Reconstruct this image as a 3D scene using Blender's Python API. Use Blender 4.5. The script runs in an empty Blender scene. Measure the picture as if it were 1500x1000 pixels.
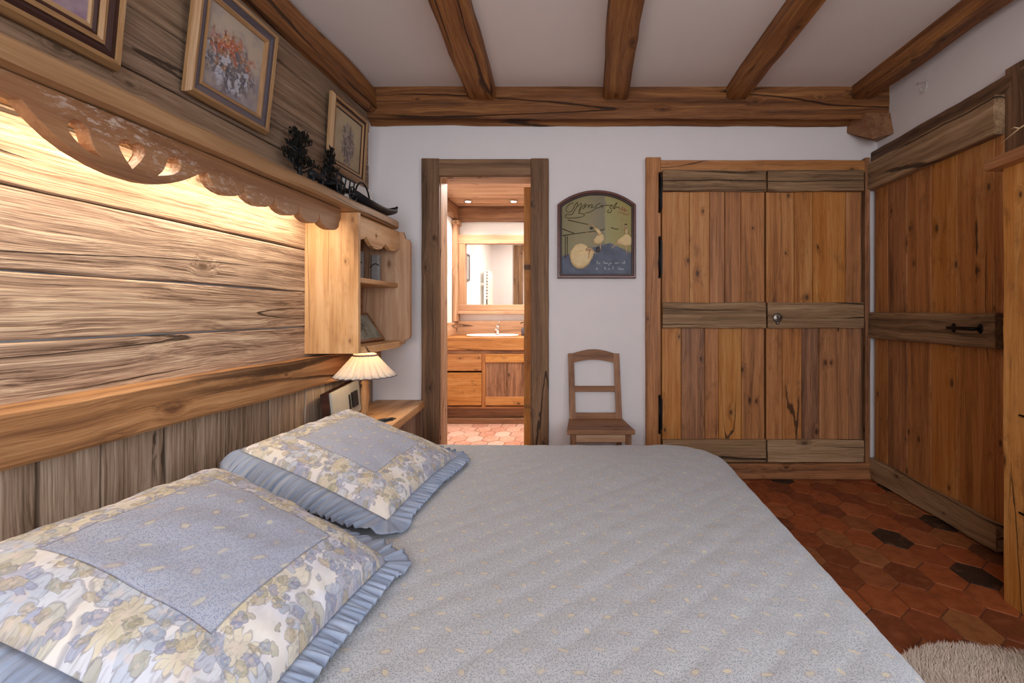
import bpy, bmesh, math, random
from mathutils import Vector, noise as mnoise

scene = bpy.context.scene
COL = scene.collection
R = random.Random(7)
PI = math.pi


def S(h, k=1.0):
    """sRGB hex -> linear rgba"""
    h = h.lstrip('#')
    out = []
    for i in (0, 2, 4):
        c = int(h[i:i + 2], 16) / 255.0
        c = c / 12.92 if c <= 0.04045 else ((c + 0.055) / 1.055) ** 2.4
        out.append(min(1.0, c * k))
    return (out[0], out[1], out[2], 1.0)


def nz(x, y=0.0, z=0.0):
    return mnoise.noise(Vector((x, y, z)))


# ------------------------------------------------------------------ mesh builder
ORIGIN = {}


class MB:
    def __init__(self):
        self.v, self.f, self.wc, self.tone, self.mi, self.sm = [], [], [], [], [], []

    def add(self, vs, fs, wc=None, tone=0.5, mi=0, smooth=False):
        b = len(self.v)
        self.v += [tuple(p) for p in vs]
        if wc is None:
            wc = [tuple(p) for p in vs]
        self.wc += [tuple(p) for p in wc]
        self.tone += [tone] * len(vs) if not isinstance(tone, list) else tone
        for k, f in enumerate(fs):
            self.f.append([b + i for i in f])
            self.mi.append(mi if not isinstance(mi, list) else mi[k])
            self.sm.append(smooth)
        return self

    # rough sawn / hewn length of timber: x along L, y across W, z through T
    def board(self, o, ex, ey, ez, L, W, T, n=1, ch=0.004, rough=0.0, seed=0, tone=None, mi=0, sub=0, freq=3.0, twist=None, ends=None):
        o, ex, ey, ez = Vector(o), Vector(ex), Vector(ey), Vector(ez)
        ch = min(ch, W * 0.3, T * 0.3)
        ring = [(ch, 0)]
        for k in range(1, sub + 1):
            ring.append((ch + (W - 2 * ch) * k / (sub + 1), 0))
        ring += [(W - ch, 0), (W, ch)]
        if sub > 1:
            ring.append((W, T / 2))
        ring += [(W, T - ch), (W - ch, T)]
        for k in range(1, sub + 1):
            ring.append((W - ch - (W - 2 * ch) * k / (sub + 1), T))
        ring += [(ch, T), (0, T - ch)]
        if sub > 1:
            ring.append((0, T / 2))
        ring.append((0, ch))
        m = len(ring)
        off = (R.uniform(0, 40), R.uniform(0, 9), R.uniform(0, 9))
        vs, wc = [], []
        for i in range(n + 1):
            x = L * i / n
            for (y, z) in ring:
                dy = dz = 0.0
                if rough:
                    dy = rough * (nz(x * freq, y * 7 + seed * 3.1, z * 7 + 5) + 0.5 * nz(x * freq * 3.3, y * 9 + 9, z * 9 + seed))
                    dz = rough * (nz(x * freq + 31, y * 9 + seed * 1.7, z * 7) + 0.5 * nz(x * freq * 3.1 + 7, y * 11, z * 9 + seed))
                yy, zz = y + dy, z + dz
                if twist:
                    ty, tz = twist(x)
                    yy += ty
                    zz += tz
                xx = x
                if ends and i in (0, n):
                    xx += ends * nz(y * 14 + seed, z * 14, i)
                vs.append(o + ex * xx + ey * yy + ez * zz)
                wc.append((xx + off[0], y + off[1], z + off[2]))
        fs = []
        for i in range(n):
            for k in range(m):
                a, b = i * m + k, i * m + (k + 1) % m
                fs.append((a, b, b + m, a + m))
        fs.append(tuple(range(m)))
        fs.append(tuple(n * m + k for k in range(m)))
        if tone is None:
            tone = R.random()
        return self.add(vs, fs, wc, tone, mi)

    # axis aligned board given by bounds; grain axis 'x','y','z'
    def bar(self, x0, x1, y0, y1, z0, z1, g='x', **k):
        dx, dy, dz = x1 - x0, y1 - y0, z1 - z0
        X, Y, Z = (1, 0, 0), (0, 1, 0), (0, 0, 1)
        if g == 'x':
            A = sorted(((dy, Y), (dz, Z)), key=lambda t: -t[0])
            return self.board((x0, y0, z0), X, A[0][1], A[1][1], dx, A[0][0], A[1][0], **k)
        if g == 'y':
            A = sorted(((dx, X), (dz, Z)), key=lambda t: -t[0])
            return self.board((x0, y0, z0), Y, A[0][1], A[1][1], dy, A[0][0], A[1][0], **k)
        A = sorted(((dx, X), (dy, Y)), key=lambda t: -t[0])
        return self.board((x0, y0, z0), Z, A[0][1], A[1][1], dz, A[0][0], A[1][0], **k)

    def box(self, x0, x1, y0, y1, z0, z1, mi=0):
        vs = [(x, y, z) for z in (z0, z1) for y in (y0, y1) for x in (x0, x1)]
        fs = [(0, 2, 3, 1), (4, 5, 7, 6), (0, 1, 5, 4), (2, 6, 7, 3), (0, 4, 6, 2), (1, 3, 7, 5)]
        return self.add(vs, fs, mi=mi)

    def tube(self, pts, rad, n=8, mi=0, cap=True, flat=None):
        pts = [Vector(p) for p in pts]
        if not isinstance(rad, (list, tuple)):
            rad = [rad] * len(pts)
        vs, fs = [], []
        up = Vector((0.123, 0.37, 0.92)).normalized()
        for i, p in enumerate(pts):
            t = (pts[min(i + 1, len(pts) - 1)] - pts[max(i - 1, 0)])
            t = t.normalized() if t.length > 1e-9 else Vector((0, 0, 1))
            a = t.cross(up)
            if a.length < 0.05:
                a = t.cross(Vector((1, 0, 0)))
            a.normalize()
            b = t.cross(a)
            for k in range(n):
                an = 2 * PI * k / n
                q = a * math.cos(an) * rad[i] + b * math.sin(an) * rad[i]
                if flat:
                    q = Vector((q.x * flat[0], q.y * flat[1], q.z * flat[2]))
                vs.append(p + q)
        for i in range(len(pts) - 1):
            for k in range(n):
                a, b = i * n + k, i * n + (k + 1) % n
                fs.append((a, b, b + n, a + n))
        if cap:
            fs.append(tuple(range(n)))
            fs.append(tuple((len(pts) - 1) * n + k for k in range(n)))
        return self.add(vs, fs, mi=mi, smooth=True)

    # revolve (r, z) profile about a vertical axis
    def lathe(self, prof, c=(0, 0, 0), n=24, mi=0, sx=1.0, sy=1.0, close=True, wob=None):
        vs, fs = [], []
        for (r, z) in prof:
            for k in range(n):
                an = 2 * PI * k / n
                w = wob(an, r, z) if wob else 1.0
                vs.append((c[0] + r * w * sx * math.cos(an), c[1] + r * w * sy * math.sin(an), c[2] + z))
        for i in range(len(prof) - 1):
            for k in range(n):
                a, b = i * n + k, i * n + (k + 1) % n
                fs.append((a, b, b + n, a + n))
        if close:
            fs.append(tuple(range(n)))
            fs.append(tuple((len(prof) - 1) * n + k for k in range(n)))
        return self.add(vs, fs, wc=[(p[2], p[0], p[1]) for p in vs], mi=mi, smooth=True)

    def blob(self, c, r, mi=0, n=10, m=7, jit=0.0, seed=0):
        vs, fs = [], []
        for i in range(m + 1):
            th = PI * i / m
            for k in range(n):
                ph = 2 * PI * k / n
                d = Vector((math.sin(th) * math.cos(ph), math.sin(th) * math.sin(ph), math.cos(th)))
                s = 1 + jit * nz(d.x * 2 + seed, d.y * 2, d.z * 2)
                vs.append((c[0] + d.x * r[0] * s, c[1] + d.y * r[1] * s, c[2] + d.z * r[2] * s))
        for i in range(m):
            for k in range(n):
                a, b = i * n + k, i * n + (k + 1) % n
                fs.append((a, b, b + n, a + n))
        return self.add(vs, fs, mi=mi, smooth=True)

    def grid(self, nu, nv, fn, mi=0, smooth=True, tone=0.5):
        """fn(u,v)->(pos, wc)"""
        vs, wc = [], []
        for j in range(nv + 1):
            for i in range(nu + 1):
                p, w = fn(i / nu, j / nv)
                vs.append(p)
                wc.append(w)
        fs = []
        for j in range(nv):
            for i in range(nu):
                a = j * (nu + 1) + i
                fs.append((a, a + 1, a + nu + 2, a + nu + 1))
        return self.add(vs, fs, wc, tone, mi, smooth)

    def build(self, name, mats, parent=None, label=None, cat=None, group=None, kind=None, recalc=True):
        me = bpy.data.meshes.new(name)
        if parent is not None:
            o0 = ORIGIN[parent.name]
        else:
            xs, ys, zs = zip(*self.v)
            o0 = Vector(((min(xs) + max(xs)) / 2, (min(ys) + max(ys)) / 2, min(zs)))
        me.from_pydata([(p[0] - o0.x, p[1] - o0.y, p[2] - o0.z) for p in self.v], [], self.f)
        a = me.attributes.new('wc', 'FLOAT_VECTOR', 'POINT')
        a.data.foreach_set('vector', [c for w in self.wc for c in w])
        a = me.attributes.new('tone', 'FLOAT', 'POINT')
        a.data.foreach_set('value', self.tone)
        me.polygons.foreach_set('material_index', self.mi)
        me.polygons.foreach_set('use_smooth', self.sm)
        return finish(name, me, mats, parent, label, cat, group, kind, o0, recalc)


def finish(name, me, mats, parent, label, cat, group, kind, o0, recalc=True):
    for m in (mats if isinstance(mats, (list, tuple)) else [mats]):
        me.materials.append(m)
    if recalc:
        bm = bmesh.new()
        bm.from_mesh(me)
        bmesh.ops.recalc_face_normals(bm, faces=bm.faces)
        bm.to_mesh(me)
        bm.free()
    me.update()
    o = bpy.data.objects.new(name, me)
    COL.objects.link(o)
    if parent is not None:
        o.parent = parent
    else:
        o.location = o0
    ORIGIN[o.name] = o0
    tag(o, label, cat, group, kind)
    return o


def tag(o, label=None, cat=None, group=None, kind=None):
    if label:
        o['label'] = label
    if cat:
        o['category'] = cat
    if group:
        o['group'] = group
    if kind:
        o['kind'] = kind
    return o


def thing(name, loc, label, cat, group=None, kind=None):
    o = bpy.data.objects.new(name, None)
    o.empty_display_size = 0.05
    o.location = loc
    COL.objects.link(o)
    ORIGIN[o.name] = Vector(loc)
    return tag(o, label, cat, group, kind)


def sheet(name, loops, thick, place, mats, parent=None, label=None, cat=None, group=None, kind=None, grain=lambda p: (p.x, p.y, p.z), bevel=0.0):
    """flat board cut to an outline (first loop) with holes; place(Vector(u,v,w)) -> world; w in 0..thick"""
    cu = bpy.data.curves.new('outline', 'CURVE')
    cu.dimensions = '2D'
    cu.fill_mode = 'BOTH'
    cu.extrude = thick / 2
    cu.bevel_depth = bevel
    cu.bevel_resolution = 1
    cu.offset = -bevel
    for lp in loops:
        sp = cu.splines.new('POLY')
        sp.points.add(len(lp) - 1)
        for i, p in enumerate(lp):
            sp.points[i].co = (p[0], p[1], 0, 1)
        sp.use_cyclic_u = True
    tmp = bpy.data.objects.new('outline', cu)
    COL.objects.link(tmp)
    dg = bpy.context.evaluated_depsgraph_get()
    me = bpy.data.meshes.new_from_object(tmp.evaluated_get(dg))
    bpy.data.objects.remove(tmp)
    bpy.data.curves.remove(cu)
    me.materials.clear()
    me.name = name
    loc = [Vector((v.co.x, v.co.y, v.co.z + thick / 2)) for v in me.vertices]
    wp = [Vector(place(p)) for p in loc]
    if parent is not None:
        o0 = ORIGIN[parent.name]
    else:
        o0 = Vector((sum(p.x for p in wp) / len(wp), sum(p.y for p in wp) / len(wp), min(p.z for p in wp)))
    off = (R.uniform(0, 40), R.uniform(0, 9), R.uniform(0, 9))
    tn = R.uniform(.35, .75)
    a = me.attributes.new('wc', 'FLOAT_VECTOR', 'POINT')
    gl = [grain(p) for p in loc]
    a.data.foreach_set('vector', [g[c] + off[c] for g in gl for c in range(3)])
    t = me.attributes.new('tone', 'FLOAT', 'POINT')
    t.data.foreach_set('value', [tn] * len(me.vertices))
    for i, v in enumerate(me.vertices):
        v.co = wp[i] - o0
    for p in me.polygons:
        p.material_index = 0
        p.use_smooth = False
    bm = bmesh.new()
    bm.from_mesh(me)
    bmesh.ops.remove_doubles(bm, verts=bm.verts, dist=0.0002)
    bm.to_mesh(me)
    bm.free()
    return finish(name, me, mats, parent, label, cat, group, kind, o0)


# ------------------------------------------------------------------ node helpers
class NT:
    def __init__(self, name):
        self.mat = bpy.data.materials.new(name)
        self.mat.use_nodes = True
        self.t = self.mat.node_tree
        self.t.nodes.clear()
        self.out = self.t.nodes.new('ShaderNodeOutputMaterial')
        self.b = self.t.nodes.new('ShaderNodeBsdfPrincipled')
        self.L(self.b.outputs[0], self.out.inputs[0])

    def L(self, a, b):
        self.t.links.new(a, b)

    def n(self, ty, **k):
        nd = self.t.nodes.new(ty)
        for a, v in k.items():
            setattr(nd, a, v)
        return nd

    def setin(self, nd, key, v):
        s = nd.inputs[key]
        if hasattr(v, 'is_output'):
            self.L(v, s)
        else:
            s.default_value = v

    def m(self, op, a, b=None, c=None, clamp=False):
        nd = self.n('ShaderNodeMath', operation=op, use_clamp=clamp)
        self.setin(nd, 0, a)
        if b is not None:
            self.setin(nd, 1, b)
        if c is not None:
            self.setin(nd, 2, c)
        return nd.outputs[0]

    def vm(self, op, a, b=None, out=0):
        nd = self.n('ShaderNodeVectorMath', operation=op)
        self.setin(nd, 0, a)
        if b is not None:
            self.setin(nd, 1, b)
        return nd.outputs[out]

    def xyz(self, v):
        nd = self.n('ShaderNodeSeparateXYZ')
        self.L(v, nd.inputs[0])
        return nd.outputs

    def comb(self, x, y, z):
        nd = self.n('ShaderNodeCombineXYZ')
        for i, q in enumerate((x, y, z)):
            self.setin(nd, i, q)
        return nd.outputs[0]

    def noise(self, v, scale=1.0, detail=2.0, rough=0.5):
        nd = self.n('ShaderNodeTexNoise')
        self.L(v, nd.inputs['Vector'])
        nd.inputs['Scale'].default_value = scale
        nd.inputs['Detail'].default_value = detail
        nd.inputs['Roughness'].default_value = rough
        return nd.outputs[0]

    def voro(self, v, scale=1.0, feat='F1', rnd=1.0, dim='3D'):
        nd = self.n('ShaderNodeTexVoronoi', feature=feat, voronoi_dimensions=dim)
        self.L(v, nd.inputs['Vector'])
        nd.inputs['Scale'].default_value = scale
        nd.inputs['Randomness'].default_value = rnd
        return nd.outputs

    def smooth(self, v, a, b):
        nd = self.n('ShaderNodeMapRange', interpolation_type='SMOOTHSTEP')
        self.setin(nd, 0, v)
        nd.inputs[1].default_value = a
        nd.inputs[2].default_value = b
        return nd.outputs[0]

    def ramp(self, f, stops, interp='LINEAR'):
        nd = self.n('ShaderNodeValToRGB')
        cr = nd.color_ramp
        cr.interpolation = interp
        while len(cr.elements) < len(stops):
            cr.elements.new(0.5)
        for e, (p, c) in zip(cr.elements, stops):
            e.position = p
            e.color = c
        self.setin(nd, 0, f)
        return nd.outputs[0]

    def mix(self, f, a, b, bt='MIX'):
        nd = self.n('ShaderNodeMix', data_type='RGBA', blend_type=bt)
        self.setin(nd, 0, f)
        self.setin(nd, 6, a)
        self.setin(nd, 7, b)
        return nd.outputs[2]

    def attr(self, name, vec=True):
        nd = self.n('ShaderNodeAttribute', attribute_name=name)
        return nd.outputs['Vector'] if vec else nd.outputs['Fac']

    def bump(self, h, strength=0.3, dist=0.01):
        nd = self.n('ShaderNodeBump')
        self.L(h, nd.inputs['Height'])
        nd.inputs['Strength'].default_value = strength
        nd.inputs['Distance'].default_value = dist
        self.L(nd.outputs[0], self.b.inputs['Normal'])

    def done(self, color, rough=0.6, metal=0.0, spec=0.5):
        self.setin(self.b, 'Base Color', color)
        self.setin(self.b, 'Roughness', rough)
        self.setin(self.b, 'Metallic', metal)
        self.b.inputs['Specular IOR Level'].default_value = spec
        return self.mat


def wood(name, dark, mid, light, tv=0.5, fine=0.25, ring=0.4, broad=0.5, knots=0.3, cracks=0.5, bump=0.4, rough=0.6, wear=None, wearamt=0.0, knotcol=None, spec=0.35, ringscale=34.0, red=0.0, crackw=0.008, stain=0.0):
    t = NT(name)
    wc = t.attr('wc')
    tone = t.attr('tone', False)
    x, y, z = t.xyz(wc)
    w0 = t.m('SUBTRACT', t.noise(t.vm('MULTIPLY', wc, (1.3, 6, 6)), 1, 2), 0.5)
    vo = t.voro(t.vm('MULTIPLY', wc, (4.6, 8.5, 0.0)), 1.0, dim='2D')
    d = t.m('DIVIDE', vo[0], t.m('ADD', 0.55, t.m('MULTIPLY', t.xyz(vo[1])[1], 0.7)))
    keep = t.m('GREATER_THAN', t.xyz(vo[1])[0], 1 - knots * 0.5)
    bulge = t.m('MULTIPLY', t.m('SUBTRACT', 1.0, t.smooth(d, 0.02, 0.42)), keep)
    warp = t.m('ADD', t.m('MULTIPLY', w0, 0.07), t.m('MULTIPLY', bulge, 0.022))
    v2 = t.comb(x, t.m('ADD', y, warp), t.m('ADD', z, warp))
    nf = t.noise(t.vm('MULTIPLY', v2, (3.2, 190, 190)), 1, 4, 0.65)
    nb = t.noise(t.vm('MULTIPLY', v2, (0.9, 12, 12)), 1, 3, 0.55)
    nr = t.noise(t.vm('MULTIPLY', v2, (0.5, ringscale, ringscale)), 1, 3, 0.7)
    f = t.m('ADD', t.m('MULTIPLY', t.m('SUBTRACT', nf, 0.5), fine * 1.6), t.m('MULTIPLY', t.m('SUBTRACT', nr, 0.5), ring * 2.2))
    f = t.m('ADD', f, t.m('MULTIPLY', t.m('SUBTRACT', nb, 0.5), broad * 1.6))
    f = t.m('ADD', f, t.m('MULTIPLY', t.m('SUBTRACT', tone, 0.5), tv))
    f = t.m('ADD', f, 0.5, clamp=True)
    col = t.ramp(f, [(0.08, dark), (0.5, mid), (0.92, light)])
    if red:
        hs = t.n('ShaderNodeHueSaturation')
        t.L(col, hs.inputs['Color'])
        rn = t.noise(t.comb(t.m('MULTIPLY', tone, 37.0), t.m('MULTIPLY', x, 0.4), 0.0), 1, 1)
        t.setin(hs, 'Hue', t.m('ADD', 0.5, t.m('MULTIPLY', t.m('SUBTRACT', rn, 0.5), red)))
        t.setin(hs, 'Saturation', t.m('ADD', 1.0, t.m('MULTIPLY', t.m('SUBTRACT', tone, 0.5), 0.35)))
        col = hs.outputs[0]
    if stain:
        sn = t.noise(t.vm('MULTIPLY', wc, (8, 15, 15)), 1, 4, 0.7)
        sm = t.noise(t.vm('MULTIPLY', wc, (1.2, 3, 3)), 1, 1)
        col = t.mix(t.m('MULTIPLY', t.m('MULTIPLY', t.smooth(sn, 0.5, 0.72), t.smooth(sm, 0.4, 0.62)), stain), col, dark)
    kd = t.m('MULTIPLY', t.m('SUBTRACT', 1.0, t.smooth(d, 0.05, 0.135)), keep)
    col = t.mix(t.m('MULTIPLY', kd, 0.85), col, knotcol or dark)
    col = t.mix(t.m('MULTIPLY', t.m('SUBTRACT', bulge, kd, clamp=True), 0.3), col, dark)
    h = t.m('ADD', t.m('MULTIPLY', nf, 0.45), t.m('MULTIPLY', nr, 0.9))
    if wear:
        wn = t.noise(t.vm('MULTIPLY', wc, (22, 60, 60)), 1, 4, 0.8)
        wl = t.noise(t.vm('MULTIPLY', wc, (1.6, 3, 3)), 1, 1)
        wm = t.m('MULTIPLY', t.smooth(wn, 0.5, 0.64), t.smooth(wl, 0.55, 0.68))
        col = t.mix(t.m('MULTIPLY', wm, wearamt), col, wear)
    if cracks > 0:
        nc = t.m('ADD', t.noise(t.vm('MULTIPLY', wc, (0.42, 8, 5)), 1, 0.5, 0.5), t.m('MULTIPLY', t.m('SUBTRACT', t.noise(t.vm('MULTIPLY', wc, (14, 30, 20)), 1, 2), 0.5), 0.02))
        ac = t.m('ABSOLUTE', t.m('SUBTRACT', nc, 0.5))
        msk = t.noise(t.vm('MULTIPLY', wc, (0.9, 4, 4)), 1, 1)
        mk = t.smooth(msk, 0.56 - 0.16 * cracks, 0.62 - 0.1 * cracks)
        c = t.m('MULTIPLY', t.m('SUBTRACT', 1.0, t.smooth(ac, crackw * 0.35, crackw)), mk)
        col = t.mix(t.m('MULTIPLY', c, 0.85), col, tuple(q * 0.25 for q in dark[:3]) + (1,))
        h = t.m('SUBTRACT', h, t.m('MULTIPLY', c, 1.5))
    t.bump(h, bump, 0.006)
    return t.done(col, rough, 0.0, spec)


def plain(name, col, rough=0.6, metal=0.0, var=0.08, scale=20.0, bump=0.0, spec=0.5):
    t = NT(name)
    tc = t.n('ShaderNodeTexCoord').outputs['Object']
    nn = t.noise(tc, scale, 3)
    k = t.m('ADD', 1.0 - var, t.m('MULTIPLY', nn, 2 * var))
    c = t.vm('SCALE', t.comb(*col[:3]))
    nd = c.node
    t.L(k, nd.inputs['Scale'])
    if bump:
        t.bump(nn, bump, 0.004)
    return t.done(c, rough, metal, spec)
# ------------------------------------------------------------------ materials
M = {}
M['plank'] = wood('weathered_plank', S('5c4534'), S('ad9078'), S('d8c0a2'), tv=0.25, fine=1.1, ring=0.65, broad=0.3, knots=0.12, cracks=0.55, bump=1.0, rough=0.75, ringscale=40, red=0.01, crackw=0.010)
M['board_grey'] = wood('grey_board', S('66513f'), S('9d8570'), S('c4b09b'), tv=0.4, fine=0.85, ring=0.5, broad=0.3, knots=0.08, cracks=0.2, bump=0.6, rough=0.75, ringscale=50)
M['rail'] = wood('rail_timber', S('653f25'), S('a5754a'), S('cb9c6c'), tv=0.2, fine=0.45, ring=0.6, broad=0.5, knots=0.2, cracks=0.9, bump=0.7, rough=0.65, ringscale=30, crackw=0.026)
M['beam'] = wood('beam_timber', S('462813'), S('86552d'), S('b38048'), tv=0.3, fine=0.55, ring=0.5, broad=0.6, knots=0.22, cracks=0.95, bump=0.85, rough=0.6, ringscale=34, crackw=0.020)
M['door'] = wood('honey_panel', S('5f381c'), S('b0743f'), S('cf9c64'), tv=0.6, fine=0.5, ring=0.35, broad=0.5, knots=0.5, cracks=0.04, bump=0.3, rough=0.5, ringscale=34, red=0.008, stain=0.5, knotcol=S('3a2212'))
M['batten'] = wood('worn_batten', S('4d3826'), S('8f7151'), S('b89a76'), tv=0.35, fine=0.6, ring=0.55, broad=0.5, knots=0.25, cracks=0.9, bump=1.0, rough=0.7, ringscale=36, crackw=0.018)
M['post'] = wood('dark_post', S('3d2818'), S('7a5b41'), S('9c7a5a'), tv=0.25, fine=0.5, ring=0.45, broad=0.6, knots=0.3, cracks=0.4, bump=0.5, rough=0.65, ringscale=36)
M['valance'] = wood('valance_pine', S('5d3d28'), S('8c6243'), S('ab8058'), tv=0.2, fine=0.3, ring=0.4, broad=0.7, knots=0.3, cracks=0.05, bump=0.25, rough=0.55, wear=S('d8cabb'), wearamt=0.6, ringscale=24)
M['shelf'] = wood('shelf_pine', S('6b4b33'), S('9c7650'), S('bb946c'), tv=0.2, fine=0.3, ring=0.4, broad=0.6, knots=0.25, cracks=0.1, bump=0.25, rough=0.55, ringscale=26)
M['pine'] = wood('pale_pine', S('9a6d45'), S('cc9d6b'), S('e0b98c'), tv=0.25, fine=0.35, ring=0.55, broad=1.0, knots=0.3, cracks=0.05, bump=0.2, rough=0.5, ringscale=16, knotcol=S('8a6040'), stain=0.35)
M['bath'] = wood('bath_pine', S('7a5238'), S('ba8f6c'), S('d8b594'), tv=0.3, fine=0.35, ring=0.4, broad=0.7, knots=0.3, cracks=0.1, bump=0.25, rough=0.55, ringscale=24)
M['chair'] = wood('old_chair_wood', S('54341f'), S('8d6243'), S('ac825c'), tv=0.3, fine=0.5, ring=0.4, broad=0.5, knots=0.08, cracks=0.2, bump=0.3, rough=0.55, ringscale=40)
M['plaster'] = plain('white_plaster', S('e6e1e0'), 0.85, var=0.025, scale=9, bump=0.12, spec=0.2)
M['ceil'] = plain('ceiling_plaster', S('e6dfdb'), 0.9, var=0.02, scale=6, bump=0.08, spec=0.1)
M['bathwall'] = plain('bath_plaster', S('ece8e4'), 0.8, var=0.02, scale=8, spec=0.2)
M['iron'] = plain('black_iron', S('1d1a19'), 0.45, 0.8, var=0.25, scale=60)
M['sooty'] = plain('dark_cast_iron', S('15171c'), 0.55, 0.2, var=0.4, scale=40)
M['steel'] = plain('old_steel', S('8d8780'), 0.4, 0.9, var=0.3, scale=70)
M['chrome'] = plain('chrome', S('e6e6e6'), 0.08, 1.0, var=0.0)
M['ceramic'] = plain('white_ceramic', S('f2f0ec'), 0.15, 0, var=0.0)
M['white'] = plain('white_enamel', S('e9e6e0'), 0.35, 0, var=0.01)
M['mirror'] = plain('mirror_glass', S('f0f0ee'), 0.02, 1.0, var=0.0)
M['black'] = plain('black_plastic', S('17171a'), 0.35, 0, var=0.1)
M['greyplate'] = plain('pale_grey_plate', S('a9aaa4'), 0.4, 0.1, var=0.04)
M['paleblue'] = plain('pale_blue_card', S('b9cfdc'), 0.6, 0, var=0.05)
M['towel'] = plain('cream_towel', S('efe6d6'), 0.95, 0, var=0.06, scale=200, bump=0.4)
M['gold'] = wood('gilt_moulding', S('6d4e2c'), S('a67e54'), S('cdaf8a'), tv=0.2, fine=0.4, ring=0.3, broad=0.3, knots=0, cracks=0, bump=0.15, rough=0.4, spec=0.5)
M['bluebrown'] = wood('grey_brown_frame', S('3a3338'), S('5e565c'), S('77696a'), tv=0.2, knots=0, cracks=0, bump=0.15, rough=0.5)
M['darkframe'] = wood('dark_brown_frame', S('1d0f0a'), S('38201a'), S('4d2f26'), tv=0.2, knots=0, cracks=0, bump=0.1, rough=0.4)
M['mahog'] = wood('mahogany_frame', S('2c120b'), S('55281a'), S('744030'), tv=0.2, knots=0, cracks=0, bump=0.1, rough=0.3, spec=0.5)
M['stone'] = plain('grey_stone', S('8c8a86'), 0.7, 0, var=0.3, scale=60, bump=0.2)
M['bottle'] = plain('smoked_bottle', S('4d4a52'), 0.2, 0, var=0.1)
M['twig'] = plain('pale_twig', S('d8bd92'), 0.7, 0, var=0.2, scale=80)
M['foliage'] = plain('dark_iron_leaf', S('1f1f19'), 0.55, 0.5, var=0.4, scale=50)
M['wire'] = plain('white_wire', S('ded8d2'), 0.5, 0, var=0.0)
M['mattress'] = plain('mattress_ticking', S('d8d6d0'), 0.9, 0, var=0.03)


def emis(name, col, s):
    t = NT(name)
    t.b.inputs['Emission Color'].default_value = col
    t.b.inputs['Emission Strength'].default_value = s
    return t.done(col, 0.5)


M['lampglow'] = emis('downlight_glow', S('fff1dd'), 14.0)
M['bulb'] = emis('bulb_glow', S('ffd9a0'), 30.0)


def tile_mat(nm='terracotta_tile', stops=None, pale=None):
    t = NT(nm)
    tone = t.attr('tone', False)
    wc = t.attr('wc')
    base = t.ramp(tone, stops or [(0.0, S('7a4126')), (0.2, S('944e2c')), (0.42, S('a6582f')), (0.62, S('9a633a')), (0.8, S('b0663b')), (0.86, S('6c4228')), (0.875, S('352a20')), (1.0, S('2a2521'))])
    n1 = t.noise(wc, 16, 4, 0.65)
    n2 = t.noise(wc, 70, 2)
    c = t.mix(t.m('MULTIPLY', t.smooth(n1, 0.45, 0.7), 0.45), base, pale or S('57331f'))
    c = t.mix(t.m('MULTIPLY', t.smooth(n1, 0.5, 0.3), 0.35), c, pale or S('ad7048'))
    t.bump(t.m('ADD', n1, t.m('MULTIPLY', n2, 0.3)), 0.25, 0.005)
    return t.done(c, t.m('ADD', 0.42, t.m('MULTIPLY', n1, 0.2)), 0, 0.35)


M['tile'] = tile_mat()
M['tilelit'] = tile_mat('lit_terracotta_tile', [(0.0, S('b5785e')), (0.3, S('c48a70')), (0.55, S('d0a088')), (0.8, S('bf7d62')), (1.0, S('dbb8a4'))], S('e3cfc0'))  # lit copy of the tile, bathroom light put into its colours
M['grout'] = plain('brown_grout', S('7d4e34'), 0.9, 0, var=0.15, scale=50)


def sprig_layers(t, wc, ground, speck, flower, specksc=310.0, cell=0.072, fl=0.11):
    """small speckled ground with scattered yellow sprigs"""
    x, y, z = t.xyz(wc)
    uv = t.comb(x, y, 0.0)
    sp = t.voro(uv, specksc, dim='2D')
    n = t.noise(uv, 160, 2)
    k = t.m('MULTIPLY', t.m('SUBTRACT', 1.0, t.smooth(sp[0], 0.18, 0.5)), t.smooth(n, 0.38, 0.55))
    c = t.mix(t.m('MULTIPLY', k, 0.8), ground, speck)
    # sprigs: staggered lattice, one leaf-shaped sprig a cell
    a = t.comb(t.m('DIVIDE', t.m('ADD', x, t.m('MULTIPLY', y, 0.5)), cell), t.m('DIVIDE', y, cell * 0.8), 0.0)
    vo = t.voro(a, 1.0, rnd=0.22, dim='2D')
    rc = t.xyz(vo[1])
    dl = t.vm('SUBTRACT', a, vo[2])
    dx, dy, dz = t.xyz(dl)
    ang = t.m('MULTIPLY', rc[0], 6.0)
    cs, sn = t.m('COSINE', ang), t.m('SINE', ang)
    u = t.m('ADD', t.m('MULTIPLY', dx, cs), t.m('MULTIPLY', dy, sn))
    v = t.m('SUBTRACT', t.m('MULTIPLY', dy, cs), t.m('MULTIPLY', dx, sn))
    r = t.m('SQRT', t.m('ADD', t.m('MULTIPLY', t.m('MULTIPLY', u, u), 0.5), t.m('MULTIPLY', t.m('MULTIPLY', v, v), 1.8)))
    halo = t.m('SUBTRACT', 1.0, t.smooth(r, fl * 1.0, fl * 2.0))
    c = t.mix(t.m('MULTIPLY', halo, 0.35), c, t.mix(rc[1], S('a58d80'), ground))
    fm = t.m('SUBTRACT', 1.0, t.smooth(r, fl * 0.75, fl))
    c = t.mix(t.m('MULTIPLY', fm, t.m('ADD', 0.3, t.m('MULTIPLY', rc[2], 0.4))), c, flower)
    return c


def quilt_mat():
    t = NT('quilted_cotton')
    wc = t.attr('wc')
    c = sprig_layers(t, wc, S('bbbdbf'), S('6d7888'), S('d9cda8'))
    n = t.noise(wc, 14, 3)
    t.bump(t.m('ADD', n, t.m('MULTIPLY', t.noise(wc, 900, 1), 0.06)), 0.35, 0.012)
    t.b.inputs['Sheen Weight'].default_value = 0.15
    return t.done(c, 0.9, 0, 0.15)


M['quilt'] = quilt_mat()


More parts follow.
